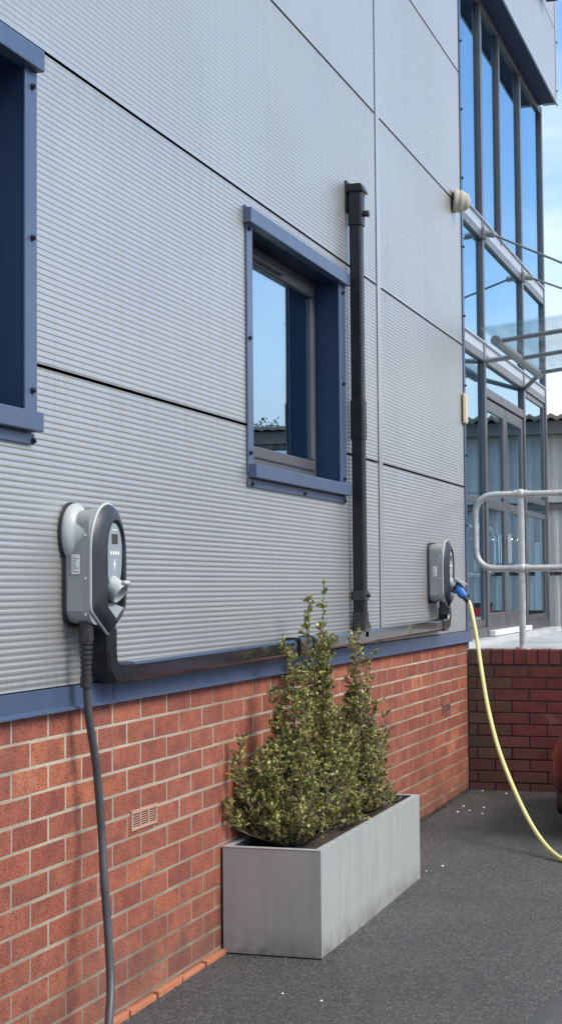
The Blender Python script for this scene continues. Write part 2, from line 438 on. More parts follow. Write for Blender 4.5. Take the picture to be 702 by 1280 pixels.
# body of the block behind the facade
bd = MB()
bd.box(-9, -8.8, -3, 14.7, 0, 7.45); bd.box(-8.8, -.2, -3, -2.8, 0, 7.45); bd.box(-8.8, -.25, 14.55, 14.70, 0, 7.45)
bd.build('rear_wall', M['clad'], B)
boxes('flat_roof', M['joint'], B, (-8.9, -.03, -2.9, 14.5, 7.46, 7.62))
boxes('upper_floor', M['dark_int'], B, (-8.8, -.45, -2.8, 14.38, 3.55, 3.8))
boxes('interior_wall', M['dark_int'], B, (-3.6, -3.5, -2.8, 14.38, .9, 7.4), (-3.5, -.2, 10.22, 10.30, .9, 7.4))
boxes('interior_floor', M['floor_int'], B, (-8.8, -.2, -2.8, 14.38, .85, .93))
boxes('interior_board', M['blue_int'], B, (-.75, -.72, 10.5, 11.35, .95, 1.5))
# parapet capping
boxes('parapet_capping', M['blue'], B, (-.25, .05, -3, 14.72, 7.505, 7.66), bevel=.004)
# base flashing, several lengths with joints
fl = MB()
for a, b in ((-3, 1.9), (1.904, 4.60), (4.604, 7.60), (7.604, 10.245)):
    fl.box(-.02, .012, a, b, 1.012, 1.074)
    fl.add([(.012,a,1.012),(.03,a,1.006),(.03,b,1.006),(.012,b,1.012),(.012,a,1.018),(.03,a,1.010),(.03,b,1.010),(.012,b,1.018)],
           [(0,1,2,3),(4,5,6,7),(1,5,6,2),(0,4,5,1),(3,2,6,7)])
fl.build('base_flashing', M['blue'], B)
# corner trims
boxes('corner_trim', M['blue'], B, (-.13, .006, 10.185, 10.235, .96, 7.5), (-.16, -.0, 10.235, 10.262, .96, 5.87), bevel=.002)
boxes('corner_trim', M['mull_light'], B, (-.13, .006, 14.645, 14.71, 5.86, 7.5), bevel=.002)
boxes('soffit', M['blue_shaded'], B, (-.30, -.002, 10.26, 14.70, 5.868, 5.90))
boxes('soffit_edge_trim', M['mull_light'], B, (-.004, .012, 10.262, 14.71, 5.845, 5.872), bevel=.002)

def screw(parent, x, y, z, r=.007):
    m = MB(); m.tube([(x, y, z), (x+.004, y, z)], r*1.5, 12); m.tube([(x+.004, y, z), (x+.011, y, z)], r, 6, smooth=False)
    return m.build('screw', M['screw'], parent)
for i in range(13): screw(B, .006, 10.212, 1.30+.46*i)
for i in range(4): screw(B, .006, 14.68, 5.98+.46*i)

# ---- punched windows
def window(o, yL, yR, frameL=True, screws=()):
    y0, y1, z0, z1 = o['y0'], o['y1'], o['z0'], o['z1']
    D = -.118
    rv = MB()
    t = .004
    rv.box(D, .004, y0-.002, y0+t, z0, z1); rv.box(D, .004, y1-t, y1+.002, z0, z1)
    rv.box(D, .004, y0+t, y1-t, z1-t, z1+.002); rv.box(D, .004, y0+t, y1-t, z0-.002, z0+t)
    w = rv.build('window', M['blue_shaded'], B)
    # face flanges
    boxes('side_flange', M['blue'], w, (.001, .008, yL, y0+.006, z0-.03, z1+.02), bevel=.002)
    boxes('side_flange', M['blue'], w, (.001, .008, y1-.006, yR, z0-.03, z1+.02), bevel=.002)
    hd = MB(); hd.box(-.01, .034, yL-.02, yR+.0, z1-.012, z1+.050)
    hd.box(.001, .010, yL-.02, yR+.0, z1+.050, z1+.060)
    hd.build('head_flashing', M['blue'], w, bevel=.003)
    sl = MB(); sl.box(D+.02, .040, yL+.01, yR-.02, z0-.050, z0+.006)
    sl.build('sill', M['blue'], w, bevel=.003)
    us = MB(); us.box(.001, .010, yL, yR-.02, z0-.085, z0-.053); us.build('sill_apron', M['blue'], w, bevel=.002)
    fw = .052
    fr = MB()
    a0, a1, b0, b1 = y0+t, y1-t, z0+t+.03, z1-t
    xf, xb = D+.012, D-.05
    fr.box(xb, xf-.008, a0, a1, b1-fw, b1); fr.box(xb, xf-.008, a0, a1, z0+t, b0+fw*.8)
    fr.box(xb, xf-.008, a0, a0+fw, b0+fw*.8, b1-fw); fr.box(xb, xf-.008, a1-fw, a1, b0+fw*.8, b1-fw)
    fr.build('frame', M['frame'], w, bevel=.004)
    s0, s1, c0, c1 = a0+fw*.6, a1-fw*.6, b0+fw*.55, b1-fw*.6
    sw = .052
    sm = MB()
    sm.box(xb+.004, xf, s0, s1, c1-sw, c1); sm.box(xb+.004, xf, s0, s1, c0, c0+sw)
    sm.box(xb+.004, xf, s0, s0+sw, c0+sw, c1-sw); sm.box(xb+.004, xf, s1-sw, s1, c0+sw, c1-sw)
    sm.build('opening_sash', M['frame'], w, bevel=.008)
    boxes('pane', M['glass'], w, (D-.010, D-.002, s0+sw-.004, s1-sw+.004, c0+sw-.004, c1-sw+.004))
    tv = MB(); yc = y0+.27*(y1-y0)
    tv.box(xf-.007, xf+.022, yc-.12, yc+.36, b1-.070, b1-.040); tv.box(xf+.022, xf+.030, yc-.10, yc+.34, b1-.052, b1-.044)
    tv.build('trickle_vent', M['black_satin'], w, bevel=.003)
    for (sy, sz) in screws: screw(w, .009, sy, sz, .0065)
    return w
wz = [1.90, 2.36, 2.80]
w0 = window(W0, W0['y0']-.07, 4.088, screws=[(4.056, z) for z in (1.93,2.37,2.81)] + [(4.056, 1.785)])
w1 = window(W1, 5.912, 7.345, screws=[(5.935, z) for z in wz] + [(7.294, z) for z in (1.88,2.34,2.78)] + [(5.95,1.775),(6.65,1.775),(7.29,1.775)])
# room behind the far window: white blind edge and dim wall
for yp in (4.6, 7.8): boxes('interior_partition', M['dark_int'], B, (-3.5, -.2, yp, yp+.08, .93, 3.5))

# ---- brick base: every brick modelled, one wall mesh
def bond_wall(mb, n, u0, u1, z0, place, pal, rng, L=.225, Hh=.075, J=.010, off0=0.0, face=.0006):
    """running bond; place(u,z,d) -> xyz with d = distance out of the wall"""
    for r_ in range(n):
        off = (off0 + (L/2 if r_ % 2 else 0)) % L
        u = u0 - L + off
        za = z0 + r_*Hh; zb = za + Hh - J
        while u < u1:
            a = max(u, u0); b = min(u+L-J, u1)
            if b - a > .02:
                ja = rng.uniform(-.0015, .0015); d = face + rng.uniform(-.0004, .0006)
                c = 0.0018
                zz0 = za+rng.uniform(-.0016,.0008)-.0004; zz1 = zb+rng.uniform(-.001,.0018)
                a2, b2 = a+ja, b+ja
                outer = [(a2,zz0),(b2,zz0),(b2,zz1),(a2,zz1)]
                inner = [(a2+c,zz0+c),(b2-c,zz0+c),(b2-c,zz1-c),(a2+c,zz1-c)]
                mb.c = pal(rng, r_, u)
                vs = [place(p, q, -.004) for p, q in outer] + [place(p, q, d-c) for p, q in outer] + [place(p, q, d) for p, q in inner]
                mb.add(vs, [(0,1,5,4),(1,2,6,5),(2,3,7,6),(3,0,4,7),(4,5,9,8),(5,6,10,9),(6,7,11,10),(7,4,8,11),(8,9,10,11)])
            u += L
def pal_front(rng, r_, u):
    k = rng.random()
    base = (.325,.106,.065)
    if k < .25: base = (.298,.096,.060)
    elif k < .33: base = (.28,.086,.055)
    elif k < .46: base = (.385,.130,.070)
    elif k < .50 and u > 8: base = (.42,.15,.08)
    s = rng.uniform(.90, 1.10)
    return tuple(c*s for c in base)
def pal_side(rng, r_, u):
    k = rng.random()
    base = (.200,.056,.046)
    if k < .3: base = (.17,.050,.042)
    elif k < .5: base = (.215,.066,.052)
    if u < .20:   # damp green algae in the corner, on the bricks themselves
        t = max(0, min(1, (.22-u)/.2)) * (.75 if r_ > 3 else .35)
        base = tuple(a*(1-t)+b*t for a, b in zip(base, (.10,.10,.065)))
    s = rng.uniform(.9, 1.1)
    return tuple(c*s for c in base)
rng = random.Random(3)
bw = MB(); bw.mat = 0
# coursing measured from the top: mortar lines at .933 - .075 k
TOPJ = .933
n_c = 14
bond_wall(bw, n_c, -1.0, 10.19, TOPJ - .075*13 + .005, lambda u, z, d: (d, u, z), pal_front, rng, off0=.113)
bw.mat = 1; bw.c = (1,1,1)
bw.box(-.22, -.0006, -3, 10.19, -.1, 1.011)
br = bw.build('brick_wall', [M['brick'], M['mortar']], B, colattr=True, recalc=False)
# air bricks
def air_brick(y, z, mat):
    m = MB(); m.box(-.003, .006, y, y+.215, z, z+.010); m.box(-.003, .006, y, y+.215, z+.055, z+.065)
    for a in (0, .068, .136, .205): m.box(-.003, .0058, y+a, y+a+.010, z+.010, z+.055)
    for k in range(6):
        zc = z+.014+k*.0075
        m.box(-.001, .004, y+.010, y+.205, zc, zc+.0032)
    fr = m.build('air_brick', mat, B)
    boxes('void_shade_sheet', M['joint'], fr, (-.001, .0012, y+.004, y+.211, z+.004, z+.061))  # black sheet stands in for the shade behind the louvres
air_brick(4.757, .578, basic('buff_terracotta', (.46,.27,.20), .8, 0, .1, 30))
air_brick(9.42, .590, basic('dark_terracotta', (.22,.10,.075), .8, 0, .1, 30))
# orange footing bricks showing at the foot of the wall
ft = MB(); y = 3.6
while y < 5.62:
    ft.box(-.01, .020+random.uniform(-.002,.003), y, y+.208, -.05, .022+random.uniform(-.004,.003)); y += .224
ft.build('footing_course', M['orange'], B, bevel=.003)
# mortar fillet / grit at the foot further on
mf = MB(); n = 60
rngf = random.Random(5)
pts = [(5.6+i*(4.55/n)) for i in range(n+1)]
vs = []
for yy in pts:
    w = rngf.uniform(.012, .035); h = rngf.uniform(.008, .022)
    vs += [(-.01, yy, gz(yy)+h+.006), (w*.5, yy, gz(yy)+h*.6), (w, yy, gz(yy)-.004)]
mf.add(vs, [(3*i+k, 3*i+3+k, 3*i+4+k, 3*i+1+k) for i in range(n) for k in range(2)], True)
mf.build('mortar_fillet', M['mortar2'], B, recalc=True)

# ---- glazed entrance screen
XG, XF = -.182, -.154
ym = [10.262, 11.78, 12.55, 13.56, 14.80]
cs = MB()
def mull(y, z0, z1, w=.06, xf=XF): cs.box(XG-.06, xf, y-w/2, y+w/2, z0, z1)
cs_box = cs.box
mull(10.285, .95, 5.868, .045); mull(ym[1], .95, 5.868, .070); mull(ym[3], .95, 5.868, .070); mull(ym[4]-.03, .95, 5.868, .07)
mull(ym[2], 4.10, 5.868, .05)
for a, b in ((10.31, ym[1]-.036), (ym[1]+.036, ym[3]-.036), (ym[3]+.036, ym[4]-.066)):
    cs_box(XG-.05, XF-.004, a, b, 3.985, 4.045)
    cs_box(XG-.05, XF-.004, a, b, 3.055, 3.115)
    cs_box(XG-.05, XF-.004, a, b, 5.80, 5.866)
for a, b in ((ym[1]+.036, ym[3]-.036),): cs_box(XG-.05, XF-.004, a, b, 2.80, 2.87)
for a, b in ((10.31, ym[1]-.036), (ym[3]+.036, ym[4]-.066)): cs_box(XG-.05, XF-.004, a, b, .955, 1.06)
screen = cs.build('glazed_screen', M['mull'], B, bevel=.004)
# pale pressed flashings on the transoms
for a, b in ((10.31, ym[1]-.036), (ym[1]+.036, ym[3]-.036), (ym[3]+.036, ym[4]-.066)):
    for z, h in ((4.047, .085), (3.117, .075)):
        boxes('transom_flashing', M['mull_light'], screen, (XG-.03, XF-.006, a, b, z, z+h), (XG-.03, XF+.010, a, b, z+h-.002, z+h+.010), bevel=.002)
def pane(parent, y0, y1, z0, z1): return boxes('pane', M['glass'], parent, (XG-.008, XG, y0, y1, z0, z1))
zA = (4.13, 5.81); zB = (3.19, 3.995); zC = (1.05, 3.06)
pane(screen, 10.30, ym[1]-.03, *zA); pane(screen, ym[1]+.03, ym[2]-.02, *zA); pane(screen, ym[2]+.02, ym[3]-.03, *zA); pane(screen, ym[3]+.03, ym[4]-.05, *zA)
pane(screen, 10.30, ym[1]-.03, *zB); pane(screen, ym[1]+.03, ym[3]-.03, *zB); pane(screen, ym[3]+.03, ym[4]-.05, *zB)
pane(screen, 10.30, ym[1]-.03, *zC); pane(screen, ym[1]+.03, ym[3]-.03, 2.86, 3.06); pane(screen, ym[3]+.03, ym[4]-.05, *zC)
# inner casement frames in side lights (visible as second line)
for a, b, z0, z1 in ((ym[3]+.036, ym[4]-.066, 1.062, 2.02), (ym[3]+.036, ym[4]-.066, 2.10, 3.052), (10.31, ym[1]-.036, 1.062, 2.02)):
    boxes('casement_frame', M['mull'], screen, (XG-.04, XG+.012, a, a+.045, z0, z1), (XG-.04, XG+.012, b-.045, b, z0, z1),
          (XG-.04, XG+.011, a+.045, b-.045, z1-.045, z1), (XG-.04, XG+.011, a+.045, b-.045, z0, z0+.05), bevel=.003)
# double doors
for k, (a, b) in enumerate(((ym[1]+.040, 12.660), (12.670, ym[3]-.040))):
    st = .085
    d = boxes('door', M['mull'], B, (XG-.04, XG+.014, a, a+st, 1.035, 2.79), (XG-.04, XG+.014, b-st, b, 1.035, 2.79),
              (XG-.04, XG+.013, a+st, b-st, 2.70, 2.79), (XG-.04, XG+.013, a+st, b-st, 1.035, 1.16), (XG-.04, XG+.013, a+st, b-st, 1.96, 2.03), bevel=.004)
    pane(d, a+st-.005, b-st+.005, 1.15, 1.97); pane(d, a+st-.005, b-st+.005, 2.02, 2.71)
    boxes('threshold_strip', M['white'], d, (XG-.03, XG+.07, a+.01, b-.01, .990, 1.030), bevel=.003)
    h = MB(); yh = b-.04 if k == 0 else a+.04; s = -1 if k == 0 else 1
    h.box(XG+.035, XG+.043, yh-.018, yh+.018, 1.55, 1.78)
    h.tube([(XG+.04, yh, 1.735), (XG+.095, yh, 1.735), (XG+.10, yh+s*.02, 1.735), (XG+.10, yh+s*.13, 1.73)], .010, 10)
    h.build('door_handle', M['chrome'], d)
boxes('entrance_sill', M['concrete'], B, (-.25, -.05, 10.27, 14.78, .93, .985), bevel=.004)
# brick below the screen's far side
boxes('plinth', M['brick2'], B, (-.25, -.12, 10.24, 14.74, 0, .925))

# wall-mounted bits: top-level things
def ribbed_cover():
    m = MB(); pts = []; rad = []
    c0 = Vector((.0, 9.93, 3.84))
    for i in range(26):
        t = i/25
        pts.append(c0 + Vector((.005+t*.105, t*.03, -.01*t)))
        env = math.sqrt(max(0, 1-(t*.98)**2.6))
        rad.append(.072*env*(1+.05*math.sin(t*17)) + .002)
    m.tube(pts, 1, 20, radii=rad)
    o = m.build('ribbed_vent_cover', M['foam'])
    tag(o, 'grubby white ribbed dome cover fixed high on the cladding by the glass corner', 'vent cover')
ribbed_cover()
tm = MB(); tm.box(.008, .020, 10.12, 10.22, 2.425, 2.62); tm.box(.020, .026, 10.13, 10.205, 2.43, 2.61)
tag(tm.build('timber_offcut', M['timber'], bevel=.003), 'small pale timber strip fixed upright at the cladding corner by the entrance', 'timber strip')
fx = empty('security_floodlight', (.0, 13.85, 6.60), 'small black floodlight high on the cladding above the glazed screen', 'floodlight')
boxes('housing', M['blackm'], fx, (.03, .13, 13.75, 13.95, 6.56, 6.66), bevel=.008)
boxes('bracket', M['blackm'], fx, (.001, .035, 13.82, 13.88, 6.57, 6.65))
boxes('lens', M['lcd'], fx, (.131, .134, 13.77, 13.93, 6.575, 6.645))

# ------------------------------------------------------------------ black pipework
P = empty('black_service_pipe', (.05, 7.33, 1.10), 'glossy black pipe along the foot of the cladding with a riser beside the window', 'pipework')
ZP = lambda y: 1.100 + (y-4.4)*.0075
XP, S = .046, .060
m = MB(); m.sqtube([(XP, 4.56, ZP(4.56)), (XP, 6.40, ZP(6.40))], S); m.build('pipe_length', M['black'], P)
m = MB(); m.sqtube([(XP, 6.56, ZP(6.56)), (XP, 7.30, ZP(7.30))], S); m.build('pipe_length', M['black'], P)
m = MB(); m.sqtube([(XP, 7.42, ZP(7.42)), (XP, 9.22, ZP(9.22))], S); m.build('pipe_length', M['black'], P)
m = MB(); m.sqtube([(XP, 6.33, ZP(6.33)), (XP, 6.56, ZP(6.56))], S+.010); m.sqtube([(XP, 6.34, ZP(6.34)), (XP, 6.36, ZP(6.36))], S+.018)
m.sqtube([(XP, 6.535, ZP(6.53)), (XP, 6.555, ZP(6.55))], S+.018); m.build('coupling', M['black'], P)
# elbow below the near charger
m = MB(); z0 = ZP(4.45)
m.sqtube([(XP, 4.455, 1.24), (XP, 4.455, 1.17), (XP, 4.464, 1.125), (XP, 4.49, z0+.006), (XP, 4.54, z0+.001), (XP, 4.62, z0+.001)], S+.006)
m.build('elbow', M['black_satin'], P)
m = MB(); m.sqtube([(XP, 4.455, 1.30), (XP, 4.455, 1.24)], S); m.build('pipe_length', M['black'], P)
# tee
m = MB(); zt = ZP(7.42)
m.sqtube([(XP, 7.28, zt-.001), (XP, 7.57, zt+.001)], S+.006)
m.sqtube([(XP, 7.425, zt), (XP, 7.425, zt+.12)], S+.006)
m.add([(XP-.03, 7.46, zt+.036), (XP+.03, 7.46, zt+.036), (XP+.03, 7.46, zt+.085), (XP-.03, 7.46, zt+.085), (XP-.03, 7.52, zt+.036), (XP+.03, 7.52, zt+.036)],
      [(0,1,2,3),(0,4,5,1),(3,2,5,4),(0,3,4),(1,5,2)])
m.build('tee_joint', M['black'], P)
# riser
m = MB(); m.sqtube([(XP, 7.425, zt+.11), (XP, 7.425, 3.24)], S); m.build('riser_pipe', M['black_satin'], P)
m = MB(); m.sqtube([(XP, 7.425, 1.30), (XP, 7.425, 1.345)], S+.013); m.tube([(XP+.036, 7.425, 1.322), (XP+.05, 7.425, 1.322)], .008, 8); m.build('pipe_clip', M['black'], P)
m = MB(); m.sqtube([(XP, 7.425, 2.08), (XP, 7.425, 2.27)], S+.008); m.build('pipe_joint', M['black_satin'], P)
# hood at the top with bracket and bolt
m = MB()
m.sqtube([(XP, 7.425, 3.13), (XP, 7.425, 3.27), (XP+.004, 7.43, 3.300)], S+.012)
hoodv = [(.008,7.385,3.295),(.094,7.385,3.295),(.094,7.48,3.295),(.008,7.48,3.295),(.008,7.385,3.335),(.078,7.385,3.335),(.078,7.47,3.335),(.008,7.47,3.335)]
m.add(hoodv, [(0,1,2,3),(4,5,6,7),(0,1,5,4),(1,2,6,5),(2,3,7,6),(3,0,4,7)])
m.box(.001, .008, 7.385, 7.48, 3.20, 3.355)
m.build('pipe_hood', M['black_satin'], P, bevel=.004)
m = MB(); m.tube([(XP+.03, 7.43, 3.19), (XP+.062, 7.43, 3.19)], .016, 8, smooth=False); m.tube([(XP+.05, 7.405, 3.19), (XP+.05, 7.46, 3.19)], .011, 8)
m.build('bolt', M['blackm'], P)
# elbow below the far charger
m = MB(); ze = ZP(9.28)
m.sqtube([(XP, 9.15, ze), (XP, 9.26, ze), (XP, 9.305, ze+.012), (XP, 9.325, ze+.05), (XP, 9.328, ze+.075), (XP, 9.328, ze+.10)], S+.008)
m.build('elbow', M['black'], P)
m = MB(); m.sqtube([(XP, 9.328, ze+.09), (XP, 9.328, 1.30)], S); m.build('pipe_length', M['black'], P)

# ------------------------------------------------------------------ chargers
def arc_outline(W_, H_, archb, side, tipr=.012):
    """closed outline: arched top, straight sides, pointed foot; centred on u=0, z from 0 (tip) up"""
    a = W_/2; pts = []
    for i in range(25):
        t = math.pi*i/24
        pts.append((a*math.cos(t), H_-archb + archb*math.sin(t)))
    pts.append((-a, side+.012)); pts.append((-a+.004, side-.002))
    pts.append((-tipr*1.6, tipr*.8)); pts.append((-tipr*.6, tipr*.15)); pts.append((0, 0)); pts.append((tipr*.6, tipr*.15)); pts.append((tipr*1.6, tipr*.8))
    pts.append((a-.004, side-.002)); pts.append((a, side+.012))
    return pts
def polar(poly, c, n):
    out = []
    for k in range(n):
        th = 2*math.pi*k/n; dx, dy = math.cos(th), math.sin(th); best = 0
        for i in range(len(poly)):
            (x1, y1), (x2, y2) = poly[i], poly[(i+1) % len(poly)]
            ex, ey = x2-x1, y2-y1; det = dx*(-ey)+dy*ex
            if abs(det) < 1e-9: continue
            rx, ry = x1-c[0], y1-c[1]
            t = (rx*(-ey)+ry*ex)/det; s = (dx*ry-dy*rx)/det
            if t > 0 and -1e-6 <= s <= 1+1e-6: best = max(best, t)
        out.append((c[0]+dx*best, c[1]+dy*best))
    return out
def shrink(poly, c, k): return [(c[0]+(x-c[0])*k, c[1]+(y-c[1])*k) for x, y in poly]

def make_charger(yc, zb, label, disc, used):
    """yc = centre along the wall, zb = height of the pointed tip"""
    C = empty('ev_charger', (0, yc, zb), label, 'ev charger', 'ev chargers on the cladding')
    def Wp(x, u, z): return (x, yc+u, zb+z)
    N = 96; cen = (0, .205)
    out = polar(arc_outline(.250, .402, .15, .075), cen, N)
    inn_poly = [( .062*math.cos(math.pi*i/20), .255+.092*math.sin(math.pi*i/20)) for i in range(21)] + [(-.060,.085),(-.057,.078),(-.006,.048),(0,.046),(.006,.048),(.057,.078),(.060,.085)]
    inn = polar(inn_poly, cen, N)
    def lay(p, x): return [Wp(x, u, z) for u, z in p]
    # back shell : rounded box
    def rrect(w, z0, z1, r, n=8):
        pts = []
        for cx, cz, a0 in ((w/2-r, z1-r, 0), (-w/2+r, z1-r, 90), (-w/2+r, z0+r, 180), (w/2-r, z0+r, 270)):
            for i in range(n+1):
                a = R(a0+90*i/n); pts.append((cx+r*math.cos(a), cz+r*math.sin(a)))
        return pts
    sh = MB()
    A = rrect(.238, .040, .372, .045); A2 = rrect(.246, .034, .380, .05)
    sh.loft([lay(rrect(.232,.042,.368,.045), .004), lay(A, .012), lay(A2, .080), lay(shrink(A2, cen, 1.0), .088)])
    shell = sh.build('shell', M['grey_shell'], C)
    bk_ = MB(); bk_.loft([lay(rrect(.246, .03, .384, .05), .001), lay(rrect(.246, .03, .384, .05), .010)], smooth=False); bk_.build('back_plate', M['blackm'], C)
    # raised side patch + screws
    sd = MB()
    sd.loft([[(x_, yc-.1235, z_) for x_, z_ in ((.018,zb+.075),(.068,zb+.075),(.068,zb+.165),(.058,zb+.178),(.018,zb+.178))],
             [(x_, yc-.1215, z_) for x_, z_ in ((.018,zb+.075),(.068,zb+.075),(.068,zb+.165),(.058,zb+.178),(.018,zb+.178))]], smooth=False)
    sd.build('side_patch', M['grey_shell'], C, bevel=.0008)
    for zz_ in (.066, .172, .300):
        q = MB(); q.tube([(.078, yc-.121, zb+zz_), (.078, yc-.1255, zb+zz_)], .004, 10); q.build('screw', M['chrome'], C)
    # sticker with print
    stk = boxes('sticker', M['label'], C, (.032, .058, yc-.1238, yc-.1225, zb+.185, zb+.243))
    pr = MB()
    for i in range(9):
        zl = zb+.191+i*.0055; L_ = random.uniform(.008, .021)
        pr.box(.035, .035+L_, yc-.1242, yc-.1239, zl, zl+.002)
    pr.build('print', M['ink'], stk)
    # pale rim and charcoal front
    rim = MB(); o1 = shrink(out, cen, 1.0); o2 = shrink(out, cen, .972)
    rim.loft([lay(shrink(out, cen, .97), .086), lay(o1, .089), lay(o1, .094), lay(o2, .0965)], cap1=True)
    rim.build('rim', M['pale_shell'], C)
    def mix(p, q, t): return [(a[0]*(1-t)+b[0]*t, a[1]*(1-t)+b[1]*t) for a, b in zip(p, q)]
    fp = MB()
    fp.loft([lay(o2, .0963), lay(mix(o2, inn, .05), .100), lay(mix(o2, inn, .45), .112), lay(mix(o2, inn, .93), .122), lay(inn, .121), lay(shrink(inn, cen, .985), .116), lay(shrink(inn, cen, .97), .100)],
            cap0=False, cap1=True)
    fp.build('front_cover', M['charcoal'], C)
    # silver panel (upper part of the opening) with display, buttons and mark
    sp = []
    for i in range(33):
        t = 2*math.pi*i/32
    sp = [(.0565*math.cos(math.pi*i/20), .257+.083*math.sin(math.pi*i/20)) for i in range(21)]
    sp += [(-.055,.215),(-.048,.180),(-.035,.158),(.035,.158),(.048,.180),(.055,.215)]
    f = MB(); f.loft([lay(sp, .101), lay(sp, .113), lay(shrink(sp, (0,.25), .97), .115)], smooth=False)
    face = f.build('control_panel', M['silver_face'], C)
    boxes('display', M['lcd'], face, (.1150, .1165, yc-.021, yc+.021, zb+.276, zb+.306), bevel=.001)
    mk = MB()
    for k in range(4):
        u = -.027+k*.018; mk.tube([Wp(.115, u, .248), Wp(.1162, u, .248)], .0062, 14)
    mk.build('button_row', M['white'], face)
    bolt = MB(); bp = [(.004,.232),(-.009,.212),(-.002,.212),(-.006,.194),(.009,.217),(.002,.217)]
    bolt.loft([lay(bp, .115), lay(bp, .1158)], smooth=False); bolt.build('lightning_mark', M['white'], face)
    lg = MB()
    for k, (u, w_) in enumerate(((-.016,.005),(-.009,.005),(-.002,.005),(.005,.005),(.012,.005))): lg.box(.115, .1157, yc+u, yc+u+w_, zb+.316, zb+.3205)
    lg.build('maker_mark', M['white'], face)
    # sloped cavity floor
    cv = MB()
    cv.add([Wp(.101,-.056,.135),Wp(.101,.056,.135),Wp(.101,.056,.085),Wp(.101,-.056,.085),Wp(.120,-.054,.084),Wp(.120,.054,.084),Wp(.120,0,.052),Wp(.101,0,.10)],
           [(3,4,6,7),(7,6,5,2)])
    cv.build('cavity_floor', M['grey_shell'], C)
    # socket barrel pointing out and down
    ax = Vector((.74, 0, -.52)).normalized(); c0 = Vector(Wp(.098, -.002, .152))
    so = MB(); n = 28
    side = Vector((0,1,0)); upv = ax.cross(side).normalized()
    def ring(d, r_): return [c0+ax*d + side*math.cos(2*math.pi*k/n)*r_ + upv*math.sin(2*math.pi*k/n)*r_ for k in range(n)]
    so.loft([ring(-.01,.033), ring(.040,.034), ring(.047,.034), ring(.047,.028), ring(.020,.027), ring(.019,.001)], cap0=False, cap1=True)
    sock = so.build('socket', M['pale_shell'], C)
    co = MB(); co.tube([c0+ax*.018, c0+ax*.038], .018, 20); co.build('socket_core', M['grey_shell'], sock)
    ld = MB()
    if not used:
        p0 = c0+ax*.042-upv*.036
        if p0.z < c0.z: p0 = c0+ax*.042+upv*.036
        ld.sphere(tuple(p0), .013, 12, 8, (1,1.5,.7)); ld.build('lid_hinge', M['pale_shell'], sock)
    else:
        # lid swung up over the plug: flat rounded flap
        upz = upv if upv.z > 0 else -upv
        q0 = c0+ax*.030+upz*.040; dirv = (ax*1.0+upz*.10).normalized()
        nrm = dirv.cross(side)
        pts = []
        for i in range(16):
            a = 2*math.pi*i/16; pts.append(q0+dirv*(.030+.045*math.cos(a))+side*.034*math.sin(a))
        ld.loft([[p for p in pts],[p+nrm*.006 for p in pts]], smooth=False); ld.build('lid_flap', M['pale_shell'], sock)
    if disc:   # oval cable hanger dish behind the upper left of the shell
        dm = MB(); cy, cz = -.066, .306
        def el(a, b, x): return [Wp(x, cy+a*math.cos(2*math.pi*k/40), cz+b*math.sin(2*math.pi*k/40)) for k in range(40)]
        dm.loft([el(.078,.088,.006), el(.082,.092,.014), el(.079,.089,.028), el(.068,.078,.038), el(.060,.070,.046), el(.056,.066,.082)], cap0=True)
        dm.build('cable_hanger', M['pale_shell'], C)
        dk = MB(); dk.loft([el(.086,.096,.001), el(.086,.096,.008)], smooth=False); dk.build('hanger_backing', M['blackm'], C)
    if disc:   # gland, strain relief
        gm = MB(); gx, gy = .060, yc-.085
        gm.tube([(gx, gy, zb+.045), (gx, gy, zb+.008)], .021, 16)
        gm.tube([(gx, gy, zb+.010), (gx, gy, zb-.012)], .024, 8, smooth=False); gm.build('cable_gland', M['blackm'], C)
        rm = MB(); 
        for k in range(7):
            za = zb-.012-k*.0150; rm.tube([(gx, gy, za), (gx, gy, za-.0095)], .0205-.0007*k, 16); rm.tube([(gx, gy, za-.0095), (gx, gy, za-.0150)], .0145, 12)
        rm.tube([(gx, gy, zb-.116), (gx, gy, zb-.150)], .0175, 16); rm.build('strain_relief', M['blackm'], C)
        # tethered cable
        pts = [(gx, gy, zb-.13), (.06, 4.306, 1.06), (.062, 4.318, .97), (.070, 4.348, .83), (.080, 4.362, .64), (.10, 4.336, .50), (.12, 4.320, .34), (.145, 4.280, .20), (.19, 4.17, .085), (.30, 4.02, .022), (.52, 3.9, .016), (.80, 3.72, .016)]
        cm = MB(); cm.tube(smooth_path(pts), .0125, 14); cm.build('tethered_cable', M['cable_grey'], C)
    return C
def smooth_path(pts, k=8):
    pts = [Vector(p) for p in pts]; out = []
    for i in range(len(pts)-1):
        p0 = pts[max(i-1,0)]; p1 = pts[i]; p2 = pts[i+1]; p3 = pts[min(i+2, len(pts)-1)]
        for j in range(k):
            t = j/k
            out.append(.5*((2*p1)+(-p0+p2)*t+(2*p0-5*p1+4*p2-p3)*t*t+(-p0+3*p1-3*p2+p3)*t**3))
    out.append(pts[-1]); return out
make_charger(4.385, 1.222, 'nearest grey wall charger with an open empty socket and a dark cable hanging from it', True, False)
make_charger(9.195, 1.237, 'far grey wall charger with a blue plug and yellow cable pushed into it', False, True)

